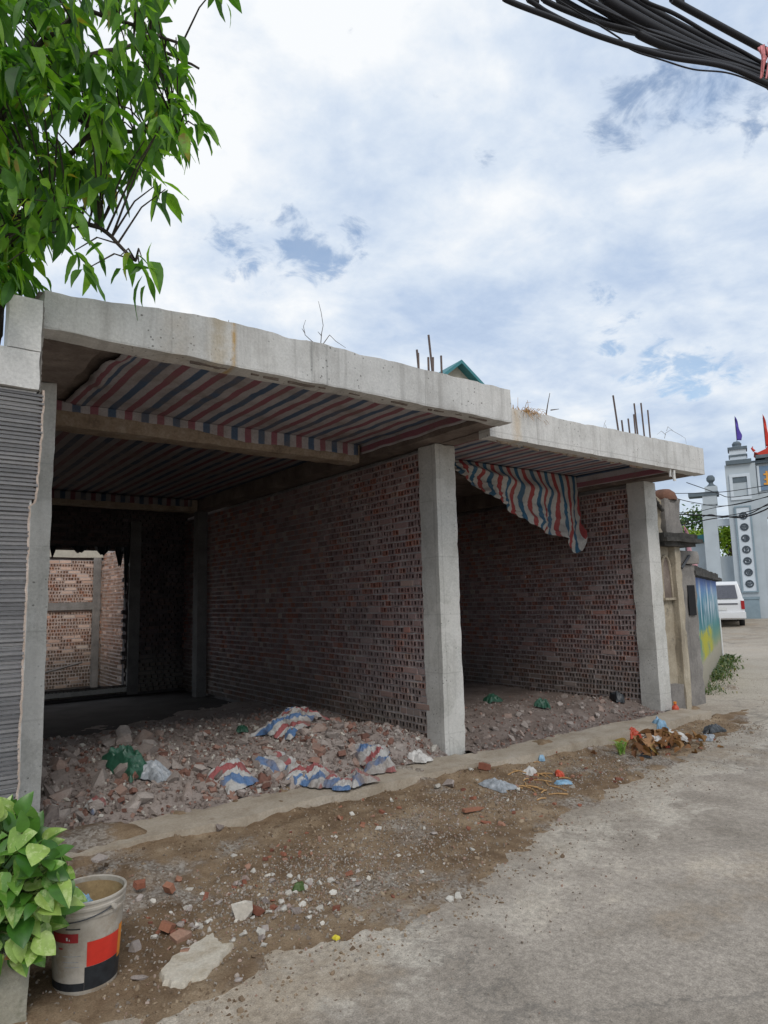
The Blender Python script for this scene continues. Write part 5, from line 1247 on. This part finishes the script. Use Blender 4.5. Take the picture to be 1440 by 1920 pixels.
m = MB(); m.rough(9.25, 9.66, 5.52, 5.60, -.2, .28, .06, .015, 74, None, .02); part(og, 'plinth', 'grey_render', m, True)
m = MB(); m.rough(9.235, 10.26, 5.36, 6.15, 2.365, 2.425, .07, .012, 75, None, .02); m.rough(9.26, 10.14, 5.42, 6.12, 2.30, 2.368, .07, .012, 76, None, .02); m.rough(9.235, 10.18, 5.40, 6.15, 2.42, 2.50, .07, .015, 77, None, .03); part(og, 'cornice', 'sooty_stone', m, True)
m = MB(); m.rough(9.66, 10.10, 5.60, 6.0, 2.50, 3.06, .07, .02, 78, lambda p: Vector((p.x, p.y, p.z)), .04); part(og, 'pier', 'grey_render', m, True)
m = MB(); m.rough(9.30, 9.62, 5.66, 5.95, 2.50, 3.10, .06, .03, 79, lambda p: Vector((p.x+.10*(p.z-2.5), p.y, p.z-.5*max(0, p.x-9.45))), .04); part(og, 'broken_parapet', 'old_plaster', m, True)
m = MB(); m.lathe([(0.0, .17), (.10, .155), (.17, .10), (.20, .02), (.19, -.02)], 14, (9.90, 5.75, 3.07)); part(og, 'clay_cap', 'clay_tile', m, True)
m = MB()
for k in range(5): m.tube([(9.33+.06*k, 5.70, 3.18-.05*k), (9.36+.06*k, 5.60, 3.06-.05*k)], .03, 7)
part(og, 'roof_tiles', 'sooty_stone', m, True)
# plank and mossy pier between old wall and mural wall
op = thing('old_pier', 'narrow dark weathered pier between the tan wall and the mural wall', 'pier', (10.0, 5.62, -.12))
m = MB(); m.rough(9.96, 10.46, 5.64, 5.90, -.2, 2.05, .07, .015, 81, None, .02); part(op, 'shaft', 'grey_render', m, True)
m = MB(); m.rough(10.16, 10.36, 5.618, 5.632, 1.25, 1.72, .08, .004, 82); part(op, 'recess_shade', 'hole_shade', m)  # black sheet in front of the shaft, painted shade instead of a real recess
m = MB(); m.rough(9.94, 10.50, 5.58, 5.92, 2.05, 2.25, .06, .02, 83, None, .03); part(op, 'cap', 'grey_render', m, True)
m = MB(); m.tube([(9.90, 5.55, 1.98), (10.18, 5.56, 2.18)], .022, 6); part(op, 'strut', 'wire_grey', m, True)

AZ = math.radians(66); MD = (math.sin(AZ), math.cos(AZ))
mw = thing('mural_wall', 'low wall painted with a blue and yellow landscape mural along the lane', 'wall', (10.05, 5.6, -.1), math.atan2(MD[1], MD[0]))
m = MB(); m.rough(.95, 8.4, 0.0, .22, -.2, 1.98, .25, .01, 85); m.build('painted_face', 'mural_paint', mw, True)
m = MB(); m.rough(.35, 8.6, -.14, .36, 1.985, 2.06, .12, .015, 86, None, .03); m.rough(.38, 8.55, -.06, .28, 2.058, 2.17, .12, .02, 87, None, .04); m.build('coping', 'sooty_stone', mw, True)
m = MB(); m.tube([(8.15, -.03, .0), (8.15, -.03, 1.05)], .018, 8); m.build('white_pipe', 'van_white', mw, True)
def pennant(name, mat, base, h, wid, label, lean=(0, 0), pole=True):
    t = thing(name, label, 'flag', base)
    m = MB(); m.tube([(0, 0, 0), (lean[0]*.2, lean[1]*.2, h*.9)], .015, 6); m.build('pole', 'wire_grey', t, True)
    n = 12
    pts = []
    m = MB()
    for i in range(n+1):
        s_ = i/n; z = h*(1-s_*.95); w_ = wid*(s_**.8)*(1-.35*smoothstep(.75, 1, s_))
        y = .06*math.sin(s_*9); m.v += [(.0+lean[0]*(1-s_)*.2, 0, z), (w_*.5, y, z+.02), (w_, -y*.8, z)]
    for i in range(n):
        a = i*3; m.f += [(a, a+1, a+4, a+3), (a+1, a+2, a+5, a+4)]
    o = m.build('cloth', mat, t, True); solid(o, .006); o.rotation_euler = (0, 0, -.55); return t
q = at(1288, 1050, 'Y', 7.0)
pennant('pennant_flag', 'flag_pink', (q.x, 7.0, 1.9), at(1285, 988, 'Y', 7.0).z-1.9+.02, .24, 'small faded pink pennant behind the old pier')

# ------------------------------------------------------------------ white van
VD = math.radians(62)
van = thing('white_van', 'white minivan seen from behind, parked beyond the end of the mural wall', 'van', (29.55, 14.95, road_z(29.5)), math.atan2(math.cos(VD), math.sin(VD)))
# local x = forward, y = left, rear at x = 0
HW = .95
def vsec(pts): return pts
m = MB(); prof = [(.02, .34), (-.02, .55), (-.03, 1.05), (.0, 1.18), (.18, 1.24), (3.3, 1.22), (4.3, 1.02), (4.55, .8), (4.55, .36)]
ym = [(-HW, .0), (-HW+.0, .0)]
for (yy, ins) in ((-HW, .05), (-HW+.06, 0), (HW-.06, 0), (HW, .05)):
    for (x, z) in prof:
        cx, cz = 2.26, .8; m.v.append((x+(cx-x)*ins*.3, yy, z+(cz-z)*ins))
k = len(prof)
for j in range(3):
    for i in range(k): m.f.append((j*k+i, j*k+(i+1) % k, (j+1)*k+(i+1) % k, (j+1)*k+i))
m.f.append(tuple(range(k))[::-1]); m.f.append(tuple(range(3*k, 4*k)))
m.build('body', 'van_white', van)
m = MB(); cab = [(.03, 1.16), (.30, 1.86), (.48, 1.98), (2.3, 1.98), (2.6, 1.92), (3.45, 1.2)]
for (yy, ins, top) in ((-HW+.02, .0, .0), (-HW+.2, .0, 1), (HW-.2, 0, 1), (HW-.02, 0, 0)):
    for (x, z) in cab:
        m.v.append((x, yy if top else (yy*(1-.17*(z-1.16)/.82)), z if top else z-.03*(z > 1.5)))
k = len(cab)
for j in range(3):
    for i in range(k): m.f.append((j*k+i, j*k+(i+1) % k, (j+1)*k+(i+1) % k, (j+1)*k+i))
m.f.append(tuple(range(k))[::-1]); m.f.append(tuple(range(3*k, 4*k)))
m.build('cabin', 'van_white', van)
m = MB(); m.add([(.035, -.72, 1.24), (.035, .72, 1.24), (.27, .66, 1.82), (.27, -.66, 1.82)], [(3, 2, 1, 0)]); m.v = [(x-.012-.015*(z < 1.5), y, z) for x, y, z in m.v]; o = m.build('rear_window', 'van_glass', van); solid(o, .01)
for sgn in (-1, 1):
    m = MB(); m.add([(.45, sgn*(HW-.03), 1.28), (2.9, sgn*(HW-.03), 1.28), (2.4, sgn*(HW-.135), 1.82), (.55, sgn*(HW-.135), 1.82)], [(0, 1, 2, 3)]); o = m.build('side_window', 'van_glass', van); solid(o, .02)
    m = MB(); m.rough(-.05, .10, sgn*HW-.13 if sgn > 0 else -HW-.005, sgn*HW+.005 if sgn > 0 else -HW+.13, .78, 1.14, .06, .003, 5); m.build('taillight', 'lamp_red', van, True)
    for xw in (.85, 3.6):
        m = MB(); m.lathe([(.16, -.09), (.30, -.10), (.33, -.06), (.33, .06), (.30, .10), (.16, .09)], 20)
        m.v = [(x+xw, z+sgn*(HW-.11), y+.32) for x, y, z in m.v]; wo = m.build('wheel', 'rubber', van, True)
        m = MB(); m.lathe([(0, .07), (.10, .075), (.165, .09)], 16); m.v = [(x+xw, z*sgn+sgn*(HW-.11), y+.32) for x, y, z in m.v]; m.build('rim', 'rim_metal', wo, True)
m = MB(); m.rough(-.14, .05, -HW-.03, HW+.03, .40, .66, .1, .003, 6, None, .02); m.build('bumper', 'van_white', van, True)
m = MB(); m.box(-.045, -.03, -.70, .70, .98, 1.04); m.build('trim_strip', 'van_glass', van)
m = MB(); m.box(-.055, -.035, -.26, .26, .74, .88); m.build('licence_plate', 'plate_white', van)

# ------------------------------------------------------------------ village gate
GA = math.radians(155)
G0 = Vector((34.234, 16.055, .25))
gt = thing('village_gate', 'tall grey blue masonry village gate with dark characters down a white panel', 'gate', G0, math.atan2(math.cos(GA), math.sin(GA)))
def gz(z): return z-.25
def gb(name, mat, boxes, rough=None):
    m = MB()
    for (u0, u1, d0, d1, z0, z1) in boxes: m.box(u0, u1, d0, d1, gz(z0), gz(z1))
    # local y is depth; towards the camera is -y because x runs to the right
    return m.build(name, mat, gt)
gb('main_pillar', 'gate_paint', [(-.36, 1.0, 0, 1.4, .0, 7.95)])
gb('gate_wall', 'gate_paint', [(1.0, 5.2, .25, 1.2, 5.2, 7.9), (1.0, 1.3, .12, 1.2, 0, 5.2), (5.2, 6.8, 0, 1.4, 0, 7.95)])
gb('plinth', 'gate_plinth', [(-.55, .62, -.12, 0, .0, 1.22), (-.58, .65, -.15, -.121, 1.22, 1.34)])
gb('inscription_panel', 'gate_pale', [(-.02, .56, -.06, 0, 1.62, 5.75)])
gb('panel_frame', 'gate_plinth', [(-.10, -.022, -.09, 0, 1.55, 5.82), (.562, .64, -.09, 0, 1.55, 5.82), (-.022, .562, -.09, 0, 1.55, 1.618), (-.022, .562, -.09, 0, 5.752, 5.82)])
gb('upper_frame', 'gate_pale', [(-.20, .72, -.06, 0, 6.15, 6.30), (-.20, .72, -.06, 0, 7.30, 7.45), (-.20, -.06, -.06, 0, 6.302, 7.298), (.58, .72, -.06, 0, 6.302, 7.298)])
gb('upper_panel', 'gate_dark', [(-.05, .57, -.02, 0, 7.02, 7.29)])
gb('cornice', 'gate_dark', [(-.30, .85, -.15, 1.5, 7.952, 8.16), (.85, 5.4, .05, 1.4, 7.905, 8.06)])
gb('tower', 'gate_pale', [(-.10, .66, .1, .9, 8.16, 8.72)])
gb('tower_band', 'gate_dark', [(-.14, .70, .06, .94, 8.38, 8.46), (-.16, .72, .04, .96, 8.72, 8.86)])
m = MB(); m.lathe([(.0, .36), (.14, .33), (.22, .22), (.20, .10), (.26, .02), (.28, 0)], 14, (.27, .5, gz(8.86))); m.build('finial', 'gate_dark', gt, True)
# seven round characters, each made of raised brush strokes in a disc outline
rs = random.Random(17)
for i in range(7):
    zc = 1.97+.56*i; m = MB(); R_ = .19
    cx = .27; y0, y1 = -.085, -.061
    m.lathe([(R_, .0), (R_-.07, .0), (R_-.07, .024), (R_, .024), (R_, 0)], 18)
    v2 = [(x+cx, y0+z, gz(zc)+y) for x, y, z in m.v]; m.v = v2
    for k in range(4):
        zz_ = zc-.11+.07*k; w_ = math.sqrt(max(0, R_**2-(zz_-zc)**2))*.85; a = rs.uniform(-.9, -.2)*w_; b = rs.uniform(.2, .9)*w_
        m.box(cx+a, cx+b, y0+.003, y1, gz(zz_)-.022, gz(zz_)+.022)
    for k in range(3):
        xx = rs.uniform(-.10, .10); a, b = rs.uniform(-.13, -.02), rs.uniform(.02, .13)
        m.box(cx+xx-.014, cx+xx+.014, y0+.006, y1, gz(zc)+a, gz(zc)+b)
    m.build('character', 'ink', gt)
gb('sign_board', 'sign_blue', [(1.15, 4.9, .18, .25, 6.55, 7.75)])
gb('sign_frame', 'gate_pale', [(1.05, 1.15, .14, .25, 6.5, 7.8)])
gb('sign_character', 'sign_orange', [(1.42, 1.50, .15, .18, 6.8, 7.5), (1.32, 1.75, .152, .18, 7.3, 7.38), (1.34, 1.74, .152, .18, 7.05, 7.12), (1.64, 1.71, .15, .18, 6.78, 7.4), (1.3, 1.8, .152, .18, 6.82, 6.9)])
m = MB(); m.prism([(1.0, gz(8.47)), (1.15, gz(8.42)), (1.5, gz(8.56)), (1.9, gz(9.05)), (2.2, gz(9.35)), (4.0, gz(9.35)), (4.3, gz(9.05)), (4.7, gz(8.56)), (5.05, gz(8.42)), (5.2, gz(8.47)), (5.0, gz(8.3)), (1.2, gz(8.3))], -.1, 1.4); m.build('tiled_roof', 'flag_red', gt)
gb('roof_fascia', 'gate_dark', [(1.05, 4.6, -.12, 1.42, 8.14, 8.298)])
gb('attic', 'gate_paint', [(1.45, 4.5, .2, 1.2, 8.062, 8.138)])
m = MB(); m.tube([(1.02, -.1, gz(8.5)), (.92, -.1, gz(8.66)), (.97, -.1, gz(8.75))], [.07, .05, .02], 7); m.build('roof_horn', 'flag_red', gt, True)
# lower left pillar
gb('side_pillar', 'gate_paint', [(-1.58, -.92, .1, .8, 0, 6.05)])
gb('side_capital', 'gate_paint', [(-1.50, -.84, .06, .84, 6.05, 6.50), (-1.36, -.78, .1, .75, 6.70, 6.98)])
gb('side_ledge', 'gate_dark', [(-2.15, -.74, .02, .88, 6.50, 6.698)])
m = MB(); m.lathe([(.0, .62), (.12, .60), (.20, .48), (.20, .34), (.10, .22), (.12, .14), (.22, .06), (.24, 0)], 14, (-1.06, .45, gz(6.98))); m.build('side_finial', 'gate_dark', gt, True)
gb('link_wall', 'gate_paint', [(-.92, -.362, .5, .8, 0, 3.4)])
gb('link_rail', 'gate_pale', [(-.92, -.362, .45, .85, 4.95, 5.3)])
for (mat, hgt, uu, dd, base, lab) in (('flag_purple', 1.35, .30, .5, 9.2, 'narrow purple pennant on top of the gate tower'), ('flag_red', 1.75, 1.55, .5, 8.7, 'tall red pennant above the red roof of the gate')):
    p = gt.location+Vector((uu*math.sin(GA)-dd*math.cos(GA)*-1*0, uu*math.cos(GA), 0))
    p = Vector((G0.x+uu*math.sin(GA)+dd*math.sin(GA-math.pi/2), G0.y+uu*math.cos(GA)+dd*math.cos(GA-math.pi/2), base))
    pennant('pennant_flag', mat, p, hgt, .36, lab)
sw = thing('side_wall', 'grey blue yard wall with a teal coping left of the gate pillars', 'wall', G0, gt.rotation_euler.z)
m = MB(); m.box(-4.5, -1.62, 1.2, 1.5, gz(-.2), gz(4.2)); m.build('wall_face', 'gate_paint', sw)
m = MB(); m.prism([(-4.5, gz(3.9)), (-1.62, gz(4.22)), (-1.62, gz(4.62)), (-4.5, gz(4.3))], 1.1, 1.6); m.build('coping', 'teal_paint', sw)

# far gable over the roofs
fh_c = atd(856, 700, 24)
hs = thing('gabled_house', 'far house gable with teal roof edges showing above the left canopy', 'house', (fh_c.x, fh_c.y, -.2), -YAW+.50)
ap = atd(856, 679, 24).z+.2
m = MB(); m.prism([(-2.6, 0), (2.6, 0), (2.6, ap-2.15), (.0, ap-.06), (-2.6, ap-2.15)], 0, 6); m.build('wall', 'cream_wall', hs)
for sg in (-1, 1):
    m = MB(); m.prism([(0, ap), (sg*3.0, ap-2.40), (sg*3.0, ap-2.53), (0, ap-.13)], -.35, 6.3); m.build('roof', 'teal_paint', hs)
m = MB(); m.box(.45, .95, -.03, -.002, ap-1.0, ap-.62); m.build('vent', 'hole_shade', hs)

# trees beyond
def far_tree(name, c, rx, rz, mat, label, seed, n=700, L=.34):
    t = thing(name, label, 'tree', (c.x, c.y, -.1)); r = random.Random(seed)
    m = MB(); m.tube([(0, 0, -.1), (.05, 0, c.z*.6), (0, .05, c.z)], [.18, .12, .05], 7)
    for k in range(5):
        a = k*1.3; m.tube([(0, 0, c.z*.5+.1*k), (math.cos(a)*rx*.5, math.sin(a)*rx*.5, c.z+.1*k)], [.06, .02], 5)
    m.build('trunk', 'bark', t, True)
    V = []; m = MB()
    lob = [Vector((r.uniform(-.6, .6)*rx, r.uniform(-.6, .6)*rx, r.uniform(-.5, .6)*rz)) for _ in range(9)]
    for i in range(n):
        q = lob[i % 9]+Vector((r.gauss(0, rx*.22), r.gauss(0, rx*.22), r.gauss(0, rz*.22)))
        d = Vector((r.gauss(0, 1), r.gauss(0, 1), r.gauss(-.3, .7))).normalized(); s_ = d.cross(Vector((r.gauss(0, 1), r.gauss(0, 1), r.gauss(0, 1)))).normalized(); l = L*r.uniform(.5, 1.1)
        p = q+Vector((0, 0, c.z+.1))
        m.add([p, p+d*l*.5+s_*l*.22, p+d*l, p+d*l*.5-s_*l*.22], [(0, 1, 2, 3)])
    m.build('crown', mat, t, kind='stuff'); return t
far_tree('far_tree', atd(1284, 982, 42), 1.5, 1.1, 'far_leaf', 'dark green round tree beyond the old pier', 1, 1300)
far_tree('far_tree', atd(1322, 1004, 40), 1.5, .55, 'lime_leaf', 'bright lime green bush in front of the dark tree', 2, 900)
far_tree('far_tree', atd(1368, 1012, 39), .6, 1.3, 'lime_leaf', 'lime green bamboo showing between the gate pillars', 3, 700)

# ------------------------------------------------------------------ overhead cables
def cable(pts, r, label, group, name='power_cable', mat='cable_black', n=14):
    # smooth polyline
    P_ = [Vector(p) for p in pts]; dense = []
    for i in range(len(P_)-1):
        p0, p1, p2, p3 = P_[max(i-1, 0)], P_[i], P_[i+1], P_[min(i+2, len(P_)-1)]
        for k in range(8):
            t = k/8; dense.append(0.5*((2*p1)+(p2-p0)*t+(2*p0-5*p1+4*p2-p3)*t*t+(-p0+3*p1-3*p2+p3)*t**3))
    dense.append(P_[-1])
    m = MB(); c = dense[len(dense)//2].copy(); m.tube([q-c for q in dense], r, n)
    o = m.build(name, mat, None, True); o.location = c; return tag(o, label, 'cable', group)
cab = [  # start at the top edge, way points, right end; radius in pixels; distance
    ([(880, -40), (950, 0), (1040, 35), (1110, 63), (1180, 86), (1260, 108), (1360, 125), (1445, 160), (1560, 215)], 7, 3.9),
    ([(900, -45), (990, 0), (1030, 25), (1100, 58), (1190, 88), (1280, 105), (1360, 122), (1445, 155), (1560, 212)], 6, 3.95),
    ([(960, -40), (1020, 0), (1075, 25), (1130, 44), (1200, 62), (1290, 90), (1370, 118), (1445, 148), (1560, 205)], 7, 4.0),
    ([(990, -40), (1050, 0), (1100, 28), (1160, 52), (1230, 66), (1300, 92), (1370, 115), (1445, 145), (1560, 200)], 11, 4.05),
    ([(1040, -40), (1092, 0), (1140, 22), (1175, 38), (1205, 52), (1260, 72), (1350, 104), (1445, 140), (1560, 196)], 3, 3.95),
    ([(1070, -50), (1135, 0), (1200, 38), (1260, 70), (1320, 98), (1380, 118), (1445, 142), (1560, 198)], 15, 4.1),
    ([(1105, -50), (1165, 0), (1220, 34), (1280, 66), (1340, 96), (1395, 118), (1445, 138), (1560, 190)], 12, 4.15),
    ([(1130, -50), (1190, 0), (1250, 34), (1310, 66), (1370, 98), (1410, 118), (1445, 134), (1560, 186)], 9, 4.2),
    ([(1150, -45), (1205, 0), (1265, 26), (1330, 64), (1390, 96), (1445, 126), (1560, 180)], 5, 4.05),
    ([(1170, -60), (1262, 0), (1330, 38), (1400, 76), (1445, 100), (1560, 160)], 9, 4.3),
    ([(1120, 45), (1160, 76), (1190, 96), (1240, 112), (1300, 130), (1370, 138), (1445, 168), (1560, 225)], 2.2, 3.9),
    ([(1150, 30), (1200, 66), (1260, 92), (1320, 112), (1390, 130), (1445, 150), (1560, 205)], 10, 4.0)]
labs = {1: 'second lowest black cable of the overhead bundle', 6: 'black cable just right of the thickest one in the overhead bundle', 7: 'third black cable from the right in the overhead bundle', 8: 'slim black cable at the right edge of the overhead bundle', 11: 'short visible black cable at the underside of the overhead bundle', 0: 'lowest black cable of the overhead bundle, leaving it furthest left', 2: 'third black cable from the left in the overhead bundle', 4: 'thin black wire sagging inside the overhead bundle', 5: 'thickest black cable in the heart of the overhead bundle', 9: 'black cable running alone to the right of the overhead bundle', 10: 'thin loose wire sagging under the overhead bundle', 3: 'thick black cable left of the heart of the overhead bundle'}
for i, (pts, rp, dep) in enumerate(cab):
    P_ = []
    for (x, y) in pts: P_.append(atd(x, y, dep+(x-1200)*.0006))
    a, b = P_[0], P_[1]; P_.insert(0, a+(a-b)*12+Vector((0, 0, -.3)))
    a, b = P_[-1], P_[-2]; P_.append(a+(a-b)*10+Vector((0, 0, .1)))
    cable(P_, rp/F*dep*.70, labs.get(i, 'black cable running with others in the overhead bundle'), 'cables of the overhead bundle')
m = MB(); rs = random.Random(2); c = atd(1428, 120, 3.95)
for k in range(5):
    a = atd(1422+k*5, 82+rs.uniform(-4, 8), 3.88); b = atd(1420+k*6+rs.uniform(-8, 8), 150+rs.uniform(-10, 6), 3.84)
    mid = a.lerp(b, .5)+Vector((rs.gauss(0, .02), -.02, rs.gauss(0, .02)))
    m.tube([a-c, mid-c, b-c], [.008, .010, .006], 4)
o = m.build('ribbon', 'ribbon_pink', None, True); o.location = c; tag(o, 'pinkish red tape tied round the overhead cables at the right edge', 'tape')
for i, (pts, rp, lab) in enumerate((
        ([(1225, 925), (1290, 925), (1347, 923), (1390, 918), (1470, 905)], 1.5, 'topmost thin wire crossing before the gate'),
        ([(1225, 918), (1270, 935), (1310, 944), (1350, 949), (1400, 942), (1470, 922)], 1.6, 'thin wire sagging across the side pillar of the gate'),
        ([(1240, 962), (1300, 960), (1340, 952), (1380, 945), (1470, 925)], 1.4, 'thin wire crossing the small gate pillar'),
        ([(1240, 985), (1300, 975), (1330, 965), (1352, 968), (1400, 960), (1470, 938)], 1.8, 'sagging wire low in front of the gate'),
        ([(1290, 982), (1340, 972), (1400, 965), (1440, 945), (1480, 930)], 2.2, 'thicker low wire in front of the inscription panel'),
        ([(1345, 925), (1365, 932), (1400, 929), (1470, 918)], 1.6, 'short wire joining at the small gate pillar'),
        ([(1350, 968), (1390, 970), (1430, 958), (1480, 930)], 3.0, 'thickest low wire before the inscription panel'))):
    P_ = [atd(x, y, 24+(1440-x)*.01) for x, y in pts]
    a, b = P_[-1], P_[-2]; P_.append(a+(a-b)*6)
    a, b = P_[0], P_[1]; P_.insert(0, a+(a-b)*3)
    cable(P_, rp/F*24*.5, lab, 'thin wires before the gate', 'thin_wire', 'cable_black', 5)
